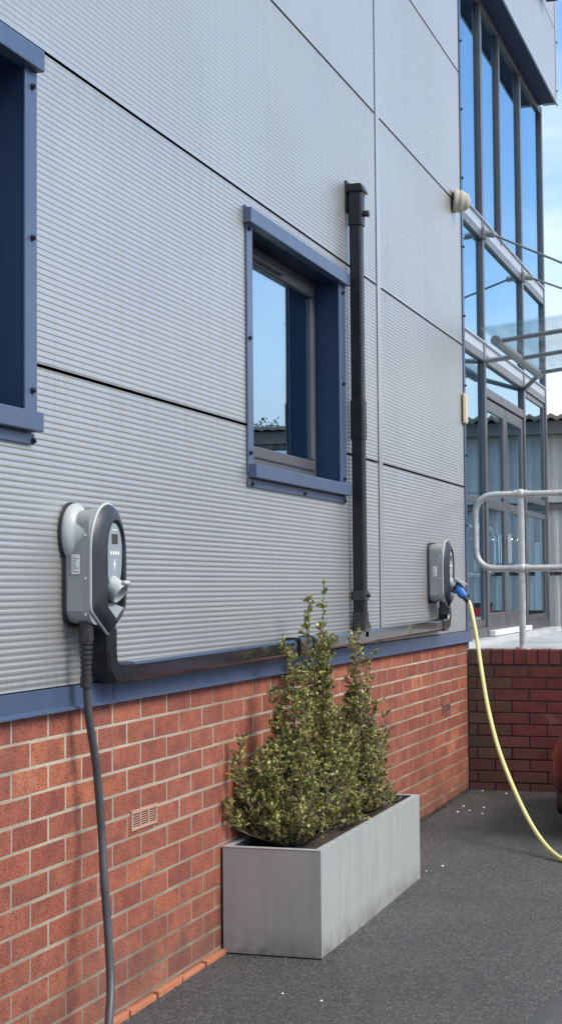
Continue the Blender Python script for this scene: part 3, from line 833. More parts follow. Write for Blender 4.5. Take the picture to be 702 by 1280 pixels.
# yellow cable
Y = empty('charging_cable', (.25, 8.9, .02), 'pale yellow charging cable with blue plug sagging from the far charger to the ground', 'charging cable')
c0 = Vector((.098, 9.193, 1.389)); ax = Vector((.74, 0, -.52)).normalized(); ax2 = Vector((.56,-.10,-.75)).normalized()
m = MB(); m.tube([c0+ax*.030, c0+ax*.065, c0+ax*.09], .026, 18, radii=[.027,.027,.022]); m.build('plug_collar', M['blackm'], Y)
m = MB(); p1 = c0+ax*.048
path = [p1, p1+ax*.02, p1+ax*.035+ax2*.01, p1+ax*.03+ax2*.035, p1+ax*.03+ax2*.055]
m.tube(path, .02, 14, radii=[.024,.027,.025,.024,.017], squash=1.15); m.build('plug_shell', M['plug_blue'], Y)
m = MB(); m.tube([p1+Vector((0,0,.024)), p1+ax*.03+Vector((0,0,.030)), p1+ax*.035+ax2*.04+Vector((.012,0,.022))], .011, 10); m.build('plug_latch', M['blackm'], Y)
pe = p1+ax*.03+ax2*.055
m = MB(); pg = pe+ax2*.038
m.tube([pe-ax2*.01, pe+ax2*.03, pg], .015, 12, radii=[.0165,.014,.010]); m.build('plug_boot', M['blackm'], Y)
pts = [pg-ax2*.01, pg+ax2*.02, (.268, 9.12, 1.12), (.305, 9.04, .98), (.350, 8.92, .83), (.415, 8.75, .655), (.525, 8.48, .455), (.690, 8.15, .235), (.82, 7.95, .10), (.95, 7.76, .040), (1.12, 7.60, .026), (1.35, 7.56, .024), (1.58, 7.72, .05), (1.68, 7.98, .30), (1.70, 8.14, .60), (1.70, 8.22, .70)]
m = MB(); m.tube(smooth_path(pts), .0115, 12); m.build('cable_sheath', M['cable_yellow'], Y)

# ------------------------------------------------------------------ planter + shrubs
PL = empty('planter', (.2, 6.4, .01), 'long galvanised metal trough planter standing against the brick wall', 'planter')
py0, py1, pxa, pxb, ph, pb = 5.585, 7.206, .010, .392, .398, .012
sk = -.014  # far end slightly nearer the wall
def PX(x, y): return x + sk*(y-py0)/(py1-py0)
m = MB(); t = .004
def slab(x0, y0, x1, y1, z0, z1, nx, ny, th):
    a = [(PX(x0,y0), y0), (PX(x1,y1), y1), (PX(x1,y1)+nx*th, y1+ny*th), (PX(x0,y0)+nx*th, y0+ny*th)]
    m.add([(p[0],p[1],z0) for p in a]+[(p[0],p[1],z1) for p in a], [(0,1,2,3),(4,5,6,7),(0,1,5,4),(1,2,6,5),(2,3,7,6),(3,0,4,7)])
slab(pxa, py0, pxb, py0, pb, ph, 0, 1, t); slab(pxb, py0+.0045, pxb, py1-.0045, pb, ph, -1, 0, t)
slab(pxb, py1, pxa, py1, pb, ph, 0, -1, t); slab(pxa, py1-.0045, pxa, py0+.0045, pb, ph, 1, 0, t)
m.box(pxa+.002, pxb-.02, py0+.006, py1-.006, pb, pb+.006)
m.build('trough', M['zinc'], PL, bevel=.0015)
m = MB(); rw = .028
slab(pxa-.001, py0-.001, pxb+.001, py0-.001, ph+.001, ph+.005, 0, 1, rw); slab(pxb+.001, py0+rw, pxb+.001, py1-rw, ph+.001, ph+.005, -1, 0, rw)
slab(pxb+.001, py1+.001, pxa-.001, py1+.001, ph+.001, ph+.005, 0, -1, rw); slab(pxa-.001, py1-rw, pxa-.001, py0+rw, ph+.001, ph+.005, 1, 0, rw)
m.build('rim', M['zinc_rim'], PL, bevel=.001)
# soil with lumpy surface
m = MB(); nx_, ny_ = 14, 60; rs = random.Random(9); vs = []
for j in range(ny_+1):
    for i in range(nx_+1):
        y = py0+.006+(py1-py0-.012)*j/ny_; x = PX(pxa+.006+(pxb-pxa-.012)*i/nx_, y)
        vs.append((x, y, ph-.035+rs.uniform(-.006,.008)))
m.add(vs, [(j*(nx_+1)+i, j*(nx_+1)+i+1, (j+1)*(nx_+1)+i+1, (j+1)*(nx_+1)+i) for j in range(ny_) for i in range(nx_)], True)
m.build('soil', M['soil'], PL)

def leafcol(rg, age):
    k = rg.random()
    if k < .34: c = (.130,.148,.042)
    elif k < .46: c = (.070,.095,.035)
    elif k < .80: c = (.24,.24,.070)
    elif k < .93: c = (.38,.35,.13)
    else: c = (.22,.13,.07)
    if age > rg.random(): c = rg.choice([(.16,.105,.07),(.24,.18,.10),(.13,.10,.075),(.25,.24,.09)])
    s = rg.uniform(.85, 2.35); return tuple(min(1, x*s) for x in c)
def shrub(x0, y0, H, Rad, label, seed, spires, bare=.15, bulge=None, lo=.0):
    rg = random.Random(seed); zs = ph-.04
    T = empty('box_shrub', (x0, y0, zs), label, 'shrub', 'shrubs in the metal trough')
    tw = MB(); lf = MB()
    def leaf(p, d, age):
        L_ = rg.uniform(.008, .020); w = L_*rg.uniform(.28,.38)
        d = (d+Vector((rg.gauss(0,.6), rg.gauss(0,.6), rg.gauss(0,.45)+.1))).normalized()
        s = d.cross(Vector((rg.gauss(0,1), rg.gauss(0,1), rg.gauss(0,1)))).normalized()
        n_ = s.cross(d)
        a = p; b = p+d*L_*.35+s*w+n_*.001; c = p+d*L_*.75+s*w*.75; e = p+d*L_; f = p+d*L_*.75-s*w*.75; g_ = p+d*L_*.35-s*w
        mid = p+d*L_*.55-n_*w*.35
        lf.c = leafcol(rg, age)
        lf.add([a,b,c,e,f,g_,mid], [(0,1,6),(1,2,6),(2,3,6),(3,4,6),(4,5,6),(5,0,6)])
    def stem(base, tip, r0, dens, spread):
        n = 9; pts = []
        w1 = Vector((rg.gauss(0,1), rg.gauss(0,1), 0))*.018; w2 = Vector((rg.gauss(0,1), rg.gauss(0,1), 0))*.012
        for i in range(n+1):
            t = i/n; q = base.lerp(tip, t)
            out = (tip-base); out.z = 0
            q = q + out*(math.sin(math.pi*t)*.35) + w1*math.sin(math.pi*t) + w2*math.sin(2*math.pi*t)
            pts.append(q)
        tw.tube(pts, r0, 5, cap=False, radii=[r0*(1-.75*i/n) for i in range(n+1)])
        L_ = (tip-base).length
        k = int(L_*dens*1.08)
        for _ in range(k):
            t = rg.uniform(.03, 1.0)**.9; i = min(int(t*n), n-1); q = pts[i].lerp(pts[i+1], t*n-i)
            rel = (q.z-zs)/H
            # side twig with leaves
            a = rg.uniform(0, 2*math.pi); ln = spread*rg.uniform(.3,1.35)*(1.05-.65*t)
            d = Vector((math.cos(a), math.sin(a), rg.uniform(.3,1.3))).normalized()
            e = q+d*ln
            if rg.random() < .75: tw.tube([q, q.lerp(e,.5)+Vector((0,0,.003)), e], .0012, 3, cap=False, radii=[.0016,.0012,.0007])
            age = bare*(1.6 if math.hypot(q.x-x0, q.y-y0) < Rad*.45 and rel < .6 else .7)
            if rg.random() < bare*1.5: continue
            m_ = rg.randint(5, 9)
            for j in range(m_):
                u = .25+.75*j/m_; leaf(q.lerp(e, u), d, age)
            leaf(e, d, age); leaf(e, Vector((0,0,1)), age)
    ns = 74
    for s_ in range(ns):
        a = rg.uniform(0, 2*math.pi); rr = math.sqrt(rg.random())
        b = Vector((x0+.25*Rad*math.cos(a), y0+.30*Rad*math.sin(a), zs))
        hh = H*(.66*(1-rr**1.7)+.22+rg.uniform(-.20,.20))
        tip = Vector((x0+Rad*rr*math.cos(a)*.85, y0+Rad*rr*math.sin(a)*1.45, zs+max(.10, hh)))
        stem(b, tip, .0045, 95, .062)
    for (dx, dy, h, dn, sp_) in spires:
        stem(Vector((x0+dx*.3, y0+dy*.3, zs)), Vector((x0+dx, y0+dy, zs+h)), .006, dn, sp_)
    if bulge:
        for _ in range(bulge[3]):
            a = rg.uniform(0, 2*math.pi); rr = math.sqrt(rg.random())*.13
            stem(Vector((x0, y0-.03, zs)), Vector((x0+bulge[0]+rr*math.cos(a)*.7, y0+bulge[1]+rr*math.sin(a), zs+bulge[2]*rg.uniform(.45,1.45))), .004, 110, .06)
    tw.build('stems', M['bark'], T, recalc=False)
    lf.build('foliage', M['leaf'], T, colattr=True, recalc=False)
    print('leaves', len(lf.f)//6)
shrub(.165, 5.93, .60, .165, 'left shrub of the trough, nearest the camera, with a low green bulge over the rim', 11,
      [(-.025,.03,.79,150,.075), (.0,-.01,.72,120,.07), (.03,.05,.66,120,.07), (-.06,-.03,.60,110,.07)], .16, (-.12,-.20,.33,16))
shrub(.175, 6.33, .70, .165, 'middle shrub of the trough, the tallest, with two thin spires above the black pipe', 12,
      [(-.045,-.02,.96,120,.055), (.0,.05,1.03,70,.045), (.0,.0,.86,150,.075), (.04,.02,.80,150,.08), (-.02,.05,.78,130,.08)], .18)
shrub(.185, 6.85, .68, .165, 'right shrub of the trough, farthest from the camera, thin and browning at the top', 13,
      [(-.03,.0,.80,110,.06), (.0,.06,.84,60,.045), (.0,-.05,.80,110,.07), (.05,.05,.70,130,.07)], .30)

# ------------------------------------------------------------------ return brick wall + landing + handrail
RW = empty('brick_retaining_wall', (1.5, 10.31, .04), 'dark red brick retaining wall with a brick on edge top, stained green in the corner', 'wall')
m = MB(); rng = random.Random(21)
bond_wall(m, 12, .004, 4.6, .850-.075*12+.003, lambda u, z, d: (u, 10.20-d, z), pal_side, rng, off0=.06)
# header cap, bricks on edge
u = .004
while u < 4.6:
    mb_c = pal_side(rng, 9, u); m.c = mb_c; d = .004+rng.uniform(-.001,.002); c = .003
    a, b, z0, z1 = u, u+.066, .856+.003, .953+rng.uniform(-.003,.002)
    vs = [(a,10.20+.006,z0),(b,10.20+.006,z0),(b,10.20+.006,z1),(a,10.20+.006,z1)]
    vs += [(a,10.20-d+c,z0),(b,10.20-d+c,z0),(b,10.20-d+c,z1),(a,10.20-d+c,z1),(a+c,10.20-d,z0+c),(b-c,10.20-d,z0+c),(b-c,10.20-d,z1-c),(a+c,10.20-d,z1-c)]
    m.add(vs, [(4,5,9,8),(5,6,10,9),(6,7,11,10),(7,4,8,11),(8,9,10,11),(0,1,5,4),(1,2,6,5),(3,0,4,7)])
    m.add([(a,10.20-d+c,z1),(b,10.20-d+c,z1),(b,10.40,z1),(a,10.40,z1)], [(0,1,2,3)])
    u += .0755
m.mat = 1; m.c = (1,1,1); m.box(.004, 4.6, 10.203, 10.395, -.1, .945)
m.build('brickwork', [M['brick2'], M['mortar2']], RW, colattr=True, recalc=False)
boxes('entrance_landing', M['concrete'], None, (-.12, 4.6, 10.402, 15.35, .0, .950)); tag(bpy.data.objects['entrance_landing'], kind='structure')
FW = MB(); rng = random.Random(31)
bond_wall(FW, 15, -.1, 4.6, 1.12-.075*15, lambda u, z, d: (u, 15.36-d, z), pal_side, rng)
FW.mat = 1; FW.box(-.1, 4.6, 15.3605, 15.56, 0, 1.125)
tag(FW.build('low_brick_upstand', [M['brick2'], M['mortar2']], colattr=True, recalc=False), 'low dark red brick upstand along the far edge of the landing', 'wall')

def rounded(pts, r, k=7):
    out = [Vector(pts[0])]
    for i in range(1, len(pts)-1):
        p = Vector(pts[i]); a = (Vector(pts[i-1])-p).normalized(); b = (Vector(pts[i+1])-p).normalized()
        for j in range(k+1):
            t = j/k; out.append((p+a*r)*(1-t)**2 + p*2*t*(1-t) + (p+b*r)*t*t)
    out.append(Vector(pts[-1])); return out
def handrail(label, Yr, xl, zt_, zm, zb_, posts, xr, extra=None, rad=.0215):
    H_ = empty('handrail', (posts[0], Yr, zb_), label, 'handrail', 'galvanised tube handrails')
    m = MB(); m.tube(rounded([(xr, Yr, zt_), (xl, Yr, zt_), (xl, Yr, zm), (xr, Yr, zm)], .14), rad, 16); m.build('rail_loop', M['galv'], H_)
    if extra:
        m = MB(); m.tube([(xl+.05, Yr, extra), (xr, Yr, extra)], rad*.9, 12); m.build('rail', M['galv'], H_)
    for x in posts:
        m = MB(); m.tube([(x, Yr, zb_), (x, Yr, zt_)], rad*1.04, 16); m.tube([(x, Yr, zb_), (x, Yr, zb_+.012)], .05, 16); m.build('post', M['galv'], H_)
        for z in (zt_, zm):
            m = MB(); m.sphere((x, Yr, z), .035, 18, 12); m.tube([(x-.042, Yr, z), (x+.042, Yr, z)], .028, 16); m.build('ball_fitting', M['galv'], H_)
        m = MB(); m.tube([(x+.26, Yr, zt_), (x+.275, Yr, zt_)], rad+.003, 16); m.tube([(x+.26, Yr, zm), (x+.275, Yr, zm)], rad+.003, 16); m.build('collar', M['galv'], H_)
    return H_
handrail('near galvanised tube handrail with a rounded end standing on the brick retaining wall', 10.30, .045, 1.962, 1.478, .953, (.347, 1.95, 3.5), 4.5)
handrail('far galvanised tube handrail at the back of the landing', 15.15, .35, 1.93, 1.47, .952, (.62, 2.1, 3.6), 4.5, extra=1.82)

# red floor stands at the back of the landing
def stand(x, y, label, s=1):
    S_ = empty('red_floor_stand', (x, y, .95), label, 'floor stand', 'red plastic stands on the landing')
    m = MB(); w0, w1, h = .11*s, .075*s, .22*s
    def rg_(w, z): return [(x-w, y-w*.7, .952+z), (x+w, y-w*.7, .952+z), (x+w, y+w*.7, .952+z), (x-w, y+w*.7, .952+z)]
    m.loft([rg_(w0*1.15,0), rg_(w0*1.15,.02), rg_(w0,.025), rg_(w1,h)], smooth=False); m.build('body', M['red_plastic'], S_, bevel=.004)
    m = MB(); m.loft([rg_(w1*1.02,h), rg_(w1*1.02,h+.04)], smooth=False); m.build('cap', M['blackm'], S_)
    m = MB()
    for k in range(4): m.box(x-w1*.72+k*w1*.38, x-w1*.72+k*w1*.38+w1*.28, y-w0*.70-.001, y-w0*.60, .952+.105*s, .952+.135*s)
    m.build('lettering', M['white'], S_)
stand(.33, 14.35, 'red plastic floor stand with black cap, the one nearer the glazed screen')
stand(.80, 14.30, 'red plastic floor stand with black cap, the one farther from the glazed screen')

# mesh fence beyond the landing
FN = empty('mesh_fence', (1.8, 18, .05), 'pale steel mesh fence panel in front of the warehouse', 'fence')
for x in (-1.1, .4, 1.9, 3.4, 4.9):
    m = MB(); m.box(x-.03, x+.03, 17.97, 18.03, .05, 1.85); m.build('fence_post', M['white'], FN, bevel=.004)
m = MB()
for i in range(61): m.box(-1.1+i*.1, -1.096+i*.1, 17.998, 18.002, .1, 1.75)
for i in range(9): m.box(-1.1, 4.9, 17.9985, 18.0015, .15+i*.2, .154+i*.2)
m.build('wire_mesh', M['galv'], FN)

# ------------------------------------------------------------------ canopy
CN = empty('glass_canopy', (.1, 11.9, 3.0), 'small glass entrance canopy on a steel tube with two tie rods', 'canopy')
xb = .075
m = MB(); m.tube([(xb, 10.98, 3.085), (xb, 12.90, 3.085)], .034, 18); m.tube([(xb, 10.965, 3.085), (xb, 10.98, 3.085)], .036, 18); m.build('beam_tube', M['tube'], CN)
slope = .10
def cz(x): return 3.135+slope*(x-.05)
m = MB(); y0, y1 = 10.72, 13.0
m.add([(.02,y0,cz(.02)),(1.17,y0,cz(1.17)),(1.17,y1,cz(1.17)),(.02,y1,cz(.02)),(.02,y0,cz(.02)+.014),(1.17,y0,cz(1.17)+.014),(1.17,y1,cz(1.17)+.014),(.02,y1,cz(.02)+.014)],
      [(0,1,2,3),(4,5,6,7),(0,1,5,4),(1,2,6,5),(2,3,7,6),(3,0,4,7)])
m.build('glass_sheet', M['glass_clear'], CN)
for y in (11.05, 11.95, 12.82):
    m = MB(); m.tube([(xb, y, 3.09), (1.13, y, cz(1.13)-.035)], .017, 10); m.build('support_arm', M['rod'], CN)
for y in (11.78, 13.56):
    m = MB(); m.tube([(XF, y, 3.06), (xb, y if y < 13 else 12.88, 3.085)], .02, 10); m.build('wall_fixing', M['tube'], CN)
    m = MB(); m.box(XF, XF+.02, y-.05, y+.05, 3.99, 4.07); m.tube([(XF+.01, y, 4.03), (XF+.085, y, 4.02)], .026, 14); m.build('rod_bracket', M['tube'], CN)
    yr = y if y < 13 else 12.9
    m = MB(); m.tube([(XF+.07, y, 4.02), (1.12, yr, 3.43)], .009, 8); m.build('tie_rod', M['rod'], CN)
    m = MB(); m.tube([(1.12, yr, cz(1.12)-.02), (1.12, yr, 3.445)], .014, 10); m.build('rod_post', M['rod'], CN)

# ------------------------------------------------------------------ warehouse and trees beyond
WH = empty('warehouse', (6, 21, 0), 'low pale corrugated warehouse with a mossy wavy sheet roof behind the landing', 'warehouse')
def corr(x0, x1, y, z0, z1, pitch, depth):
    m = MB(); vs = []; x = x0; k = 0
    prof = [(0,0),(.18,-1),(.42,-1),(.60,0)]
    xs_ = []
    while x < x1:
        for u_, d in prof: xs_.append((x+u_*pitch, -d*depth if False else d*depth))
        x += pitch
    for xx, d in xs_: vs += [(xx, y+d, z0), (xx, y+d, z1)]
    n = len(xs_); m.add(vs, [(2*i, 2*i+2, 2*i+3, 2*i+1) for i in range(n-1)]); return m
corr(-3, 17, 21.0, 2.62, 3.42, .15, .028).build('upper_cladding', M['wh'], WH, recalc=False)
corr(-3, 17, 21.02, 1.55, 2.62-.001, .15, .028).build('middle_cladding', M['wh'], WH, recalc=False)
corr(-3, 17, 21.05, 0, 1.5, .15, .028).build('lower_cladding', M['wh'], WH, recalc=False)
boxes('cladding_band', M['wh_beam'], WH, (-3, 17, 20.93, 21.06, 2.46, 2.60), bevel=.006)
boxes('door_rail', M['wh_dark'], WH, (-3, 17, 20.96, 21.05, 2.38, 2.455))
boxes('eaves_fascia', M['wh_dark'], WH, (-3, 17, 20.80, 21.0, 3.36, 3.53))
m = MB(); vs = []; n = 20*12
for i in range(n+1):
    x = -3+20*i/n; dz = .035*math.sin(2*math.pi*x/.17)
    vs += [(x, 20.70, 3.60+dz), (x, 33, 3.68+dz), (x, 20.70, 3.54+dz)]
m.add(vs, [(3*i, 3*i+3, 3*i+4, 3*i+1) for i in range(n)]+[(3*i+2, 3*i+5, 3*i+3, 3*i) for i in range(n)], True)
m.build('roof', M['wh_roof'], WH, recalc=False)
bx_ = MB(); bx_.box(-3, 17, 21.1, 33, 0, 3.5); bx_.build('inner_block', M['wh_dark'], WH)
for i in range(5):
    x = 3.7+i*.62
    wd = boxes('rib_shadow_box', M['frame'], WH, (x, x+.40, 20.90, 20.99, 2.95, 3.30), bevel=.004)  # dark glazed boxes added to stand for the shadows of the cladding ribs
    boxes('pane', M['glass'], wd, (x+.03, x+.37, 20.894, 20.899, 2.98, 3.27))

def tree(x, y, h, r_, label, seed):
    rg = random.Random(seed)
    T = empty('broadleaf_tree', (x, y, 0), label, 'tree', 'trees behind the warehouse')
    tr = MB(); lf = MB()
    tr.tube([(x,y,0),(x+.1,y,h*.3),(x,y,h*.6)], .16, 8, radii=[.2,.15,.09])
    blobs = []
    for k in range(14):
        a = rg.uniform(0, 2*math.pi); q = Vector((x+math.cos(a)*r_*rg.uniform(.2,.8), y+math.sin(a)*r_*rg.uniform(.2,.8), h*rg.uniform(.45,.86)))
        tr.tube([(x,y,h*.45), tuple(Vector((x,y,h*.5)).lerp(q,.6)), tuple(q)], .05, 5, radii=[.07,.04,.015], cap=False); blobs.append(q)
    tr.build('trunk', M['bark'], T, recalc=False)
    for q in blobs:
        for _ in range(900):
            d = Vector((rg.gauss(0,1), rg.gauss(0,1), rg.gauss(0,.7))).normalized()*r_*.42*rg.random()**.4
            p = q+d; a = Vector((rg.gauss(0,1),rg.gauss(0,1),rg.gauss(0,1))).normalized(); b = a.orthogonal().normalized(); s = rg.uniform(.045,.08)
            g_ = rg.uniform(.7,1.3); lf.c = (.055*g_, .10*g_, .035*g_)
            lf.add([p-a*s, p+b*s*.6, p+a*s, p-b*s*.6], [(0,1,2,3)])
    lf.build('crown', M['leaf'], T, colattr=True, recalc=False)
tree(7.8, 35.5, 5.3, 2.6, 'leafy green tree behind the warehouse roof, the left one', 1)
tree(12.0, 36.5, 5.4, 2.8, 'leafy green tree behind the warehouse roof, the middle one', 2)
tree(16.4, 36, 5.5, 2.6, 'leafy green tree behind the warehouse roof, the right one', 3)

# ------------------------------------------------------------------ cars (nose towards the wall, mostly out of frame)
def car(xn, yc, paint, label, lamp=(.205, .655, .53, .10)):
    """xn = x of the nose, yc = centre line; body runs to +x"""
    K = empty('parked_car', (xn+2.0, yc, gz(yc)), label, 'car', 'cars parked facing the building')
    z_ = gz(yc)
    def sec(x, hw, zl, zh, crown=.03):
        e = [(0,0),(.82,0),(.96,.12),(1.0,.40),(.985,.70),(.93,.90),(.80,1.0),(.4,1.0+crown/(zh-zl)*.7),(0,1.0+crown/(zh-zl))]
        pts = [(xn+x, yc+hw*a, z_+zl+(zh-zl)*b) for a, b in e]
        pts += [(xn+x, yc-hw*a, z_+zl+(zh-zl)*b) for a, b in e[1:-1][::-1]]
        return pts
    st = [(0,.38,.30,.40),(.015,.52,.24,.46),(.06,.645,.20,.50),(.14,.735,.19,.56),(.28,.80,.19,.64),(.55,.85,.205,.76),(.95,.875,.20,.84),(1.3,.88,.20,.90),
          (2.2,.88,.20,.93),(3.2,.88,.20,.95),(3.7,.86,.21,.95),(3.95,.81,.24,.92),(4.06,.70,.30,.85)]
    m = MB(); m.loft([sec(*s) for s in st]); body = m.build('body', paint, K)
    # dark lower skirt
    m = MB(); sk_ = [(.05,.60,.09,.26),(.12,.70,.08,.24),(.28,.785,.09,.23),(.6,.83,.13,.23),(3.4,.84,.13,.23),(3.85,.80,.14,.26),(4.0,.68,.18,.32)]
    m.loft([sec(*s, crown=0) for s in sk_]); m.build('lower_skirt', M['blackm'], K)
    # greenhouse
    def gs(x, hw, z, ): return [(xn+x, yc-hw, z_+z), (xn+x, yc+hw, z_+z)]
    gh = [(1.05,.74,.90,.72),(1.75,.72,1.36,.60),(2.2,.72,1.43,.58),(2.9,.72,1.41,.58),(3.6,.72,1.22,.60),(3.9,.72,.98,.70)]
    m = MB(); rings = []
    for x, hb, zt_, ht in gh:
        rings.append([(xn+x, yc-.80, z_+.90), (xn+x, yc-ht, z_+max(zt_-.02,.91)), (xn+x, yc, z_+zt_+.01), (xn+x, yc+ht, z_+max(zt_-.02,.91)), (xn+x, yc+.80, z_+.90)])
    m.loft(rings, smooth=False); m.build('windows', M['glass_car'], K)
    m = MB(); rings = []
    for x, hb, zt_, ht in gh[1:5]:
        rings.append([(xn+x, yc-ht-.01, z_+zt_-.02), (xn+x, yc-ht*.6, z_+zt_+.02), (xn+x, yc+ht*.6, z_+zt_+.02), (xn+x, yc+ht+.01, z_+zt_-.02), (xn+x, yc, z_+zt_-.03)])
    m.loft(rings); m.build('roof', paint, K)
    for x in (.82, 3.25):
        for s in (-1, 1):
            ya = yc+s*.70; yb = yc+s*.895
            m = MB(); m.tube([(xn+x, ya, z_+.31), (xn+x, yb-s*.01, z_+.31), (xn+x, yb, z_+.31)], .31, 32, radii=[.31,.31,.295]); wh = m.build('wheel', M['tyre'], K)
            m = MB(); m.tube([(xn+x, yb-s*.005, z_+.31), (xn+x, yb+s*.004, z_+.31)], .2, 28)
            for k in range(5):
                a = 2*math.pi*k/5; m.tube([(xn+x, yb+s*.008, z_+.31), (xn+x+.19*math.cos(a), yb+s*.008, z_+.31+.19*math.sin(a))], .022, 6)
            m.build('rim', M['alloy'], wh)
    for s in (-1, 1):
        # headlamp wrapped over the front corner
        m = MB(); lx, ly, lz, lr = lamp; m.sphere((xn+lx, yc+s*ly, z_+lz), lr, 20, 12, (1.0,.85,.55)); hl = m.build('headlight', M['lens'], K)
        m = MB(); m.sphere((xn+lx+.01, yc+s*(ly-.005), z_+lz), lr*.87, 16, 10, (.95,.8,.48)); m.build('reflector', M['rod'], hl)
        m = MB(); pts = [(xn+lx+lr*1.015*math.cos(a), yc+s*(ly+lr*.865*math.sin(a)), z_+lz+.005+.01*math.cos(a)) for a in [2*math.pi*i/28 for i in range(29)]]
        m.tube(pts, .003, 6, cap=False); m.build('chrome_surround', M['chrome'], hl)
        m = MB(); m.sphere((xn+1.35, yc+s*.95, z_+.98), .09, 14, 8, (.7,1.0,.7)); m.build('wing_mirror', paint, K)
    boxes('grille', M['blackm'], K, (xn-.004, xn+.05, yc-.30, yc+.30, z_+.36, z_+.43), bevel=.01)
    return K
car(.755, 9.17, M['red_paint'], 'deep red car whose rounded front corner shows at the right edge by the yellow cable')
car(1.50, 2.79, M['dark_paint'], 'slate grey car whose headlamp corner shows at the bottom right of the photo', lamp=(.16, .655, .47, .105))

# ------------------------------------------------------------------ pebbles
for i, (x, y) in enumerate([(.416,7.50),(.119,9.44),(.187,9.28),(.133,9.20),(.249,9.40),(.285,9.17),(.098,10.14),(.269,10.04),(.40,5.10),(.37,7.36),(.55,5.05)]):
    m = MB(); s = random.uniform(.006,.009) if i < 8 else .0045
    m.sphere((x, y, gz(y)+s*.5), s, 7, 5, (random.uniform(.8,1.3), random.uniform(.9,1.4), .7), smooth=False)
    tag(m.build('stone_chip', M['stone']), 'small white stone chip lying on the asphalt', 'stone chip', 'white stone chips on the asphalt')

gm = MB(); rg = random.Random(77)
for _ in range(900):
    y = rg.uniform(3.4, 10.1); x = .02+abs(rg.gauss(0, .07))
    if rg.random() < .25: x = rg.uniform(.02, 1.3)
    if 5.57 < y < 7.22 and x < .40: x = .40+abs(rg.gauss(0,.03))
    s = rg.uniform(.0015, .0045); p = Vector((x, y, gz(y)+s*.5))
    a = Vector((rg.gauss(0,1), rg.gauss(0,1), rg.gauss(0,.4))).normalized()*s; b = a.orthogonal().normalized()*s*.7; c = a.cross(b).normalized()*s*.5
    gm.c = rg.choice([(.10,.075,.05),(.16,.12,.07),(.06,.05,.04),(.22,.20,.16),(.30,.12,.07)])
    gm.add([p+a, p-a, p+b, p-b, p+c, p-c], [(0,2,4),(2,1,4),(1,3,4),(3,0,4),(2,0,5),(1,2,5),(3,1,5),(0,3,5)])
tag(gm.build('grit', M['leaf'], colattr=True, recalc=False), kind='stuff', label='fine grit and crumbs scattered on the asphalt along the wall foot', cat='grit')

# ------------------------------------------------------------------ world, sun, camera
SUN = Vector((.85, -.05, .80)).normalized()      # veiled by thin cloud, ahead and to the right: soft light, hardly any shadow
elev = math.asin(SUN.z); az = math.atan2(SUN.x, SUN.y)
w = bpy.data.worlds.new('World'); scene.world = w; w.use_nodes = True; nt = w.node_tree
bg = nt.nodes['Background']
sky = nt.nodes.new('ShaderNodeTexSky'); sky.sky_type = 'NISHITA'; sky.sun_disc = False
sky.sun_elevation = elev; sky.sun_rotation = az; sky.air_density = 1.0; sky.dust_density = .3; sky.ozone_density = 3.5
tc = nt.nodes.new('ShaderNodeTexCoord'); mp = nt.nodes.new('ShaderNodeMapping'); mp.inputs['Scale'].default_value = (1, 1, 2.6); mp.inputs['Location'].default_value = (.35, .1, .0)
nt.links.new(tc.outputs['Generated'], mp.inputs['Vector'])
n1 = noise(nt, mp.outputs['Vector'], 2.3, 9, .56)
sepx = nt.nodes.new('ShaderNodeSeparateXYZ'); nt.links.new(tc.outputs['Generated'], sepx.inputs[0])
# more cloud towards the horizon
mr = nt.nodes.new('ShaderNodeMapRange'); mr.inputs[1].default_value = .12; mr.inputs[2].default_value = .36; mr.inputs[3].default_value = .26; mr.inputs[4].default_value = -.10
nt.links.new(sepx.outputs['Z'], mr.inputs[0])
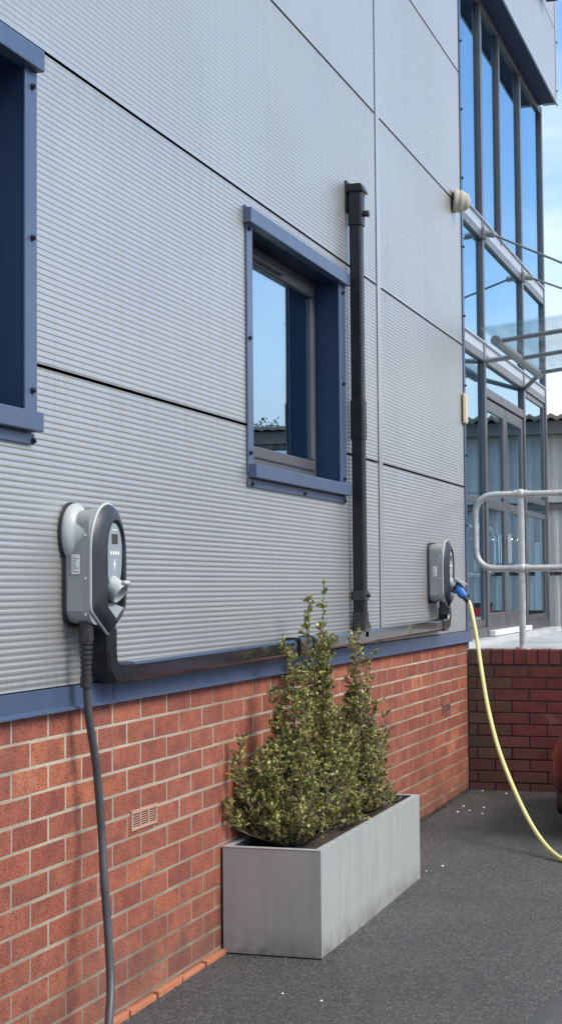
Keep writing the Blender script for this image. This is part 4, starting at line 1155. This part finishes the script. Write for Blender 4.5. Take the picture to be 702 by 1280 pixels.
# open blue belt from about 15 to 30 degrees up, unseen white cloud added overhead to neutralise the light
zr = ramp(nt, sepx.outputs['Z'], [(.12, (.36,)*3), (.33, (.02,)*3), (.46, (.04,)*3), (.75, (.34,)*3)])
a0_ = nt.nodes.new('ShaderNodeMath'); a0_.inputs[1].default_value = -.10; nt.links.new(zr, a0_.inputs[0])
ad = nt.nodes.new('ShaderNodeMath'); nt.links.new(n1, ad.inputs[0]); nt.links.new(a0_.outputs[0], ad.inputs[1])
cl = ramp(nt, ad.outputs[0], [(.50, (0,0,0)), (.60, (.45,.45,.45)), (.74, (1,1,1))])
cloudc = ramp(nt, noise(nt, mp.outputs['Vector'], 5, 5, .55), [(.3, (4.0,4.5,5.1)), (.7, (5.4,5.6,5.8))])
mxw = mixc(nt, cl, sky.outputs[0], cloudc)
nt.links.new(mxw, bg.inputs['Color']); bg.inputs['Strength'].default_value = .10

sl = bpy.data.lights.new('sun', 'SUN'); sl.energy = 1.5; sl.angle = R(30); sl.color = (1, .93, .83)
so_ = bpy.data.objects.new('sun', sl); COL.objects.link(so_)
so_.rotation_euler = SUN.to_track_quat('Z', 'Y').to_euler(); so_.location = (10, 8, 20)

f_, th, pitch, roll = 1980., math.atan(650/1980), R(2.76), .0083
Cc = Vector((2.083, 0, EYE))
fw = Vector((-math.sin(th)*math.cos(pitch), math.cos(th)*math.cos(pitch), math.sin(pitch)))
r0 = fw.cross(Vector((0,0,1))).normalized(); u0 = r0.cross(fw)
r_ = r0*math.cos(roll)-u0*math.sin(roll); u_ = u0*math.cos(roll)+r0*math.sin(roll)
cam = bpy.data.cameras.new('camera'); cam.sensor_fit = 'VERTICAL'; cam.sensor_height = 36; cam.lens = 36*f_/1280
cam.clip_start = .05; cam.clip_end = 1500
co_ = bpy.data.objects.new('camera', cam); COL.objects.link(co_)
mat3 = Matrix((r_, u_, -fw)).transposed()
co_.matrix_world = Matrix.Translation(Cc) @ mat3.to_4x4()
scene.camera = co_
vs_ = scene.view_settings
scene.display_settings.display_device = 'sRGB'
vs_.view_transform = 'Standard'; vs_.look = 'None'; vs_.gamma = 1; vs_.use_curve_mapping = False; vs_.exposure = 1.3
scene.cycles.use_denoising = True
scene.cycles.max_bounces = 8; scene.cycles.transparent_max_bounces = 16; scene.cycles.glossy_bounces = 5
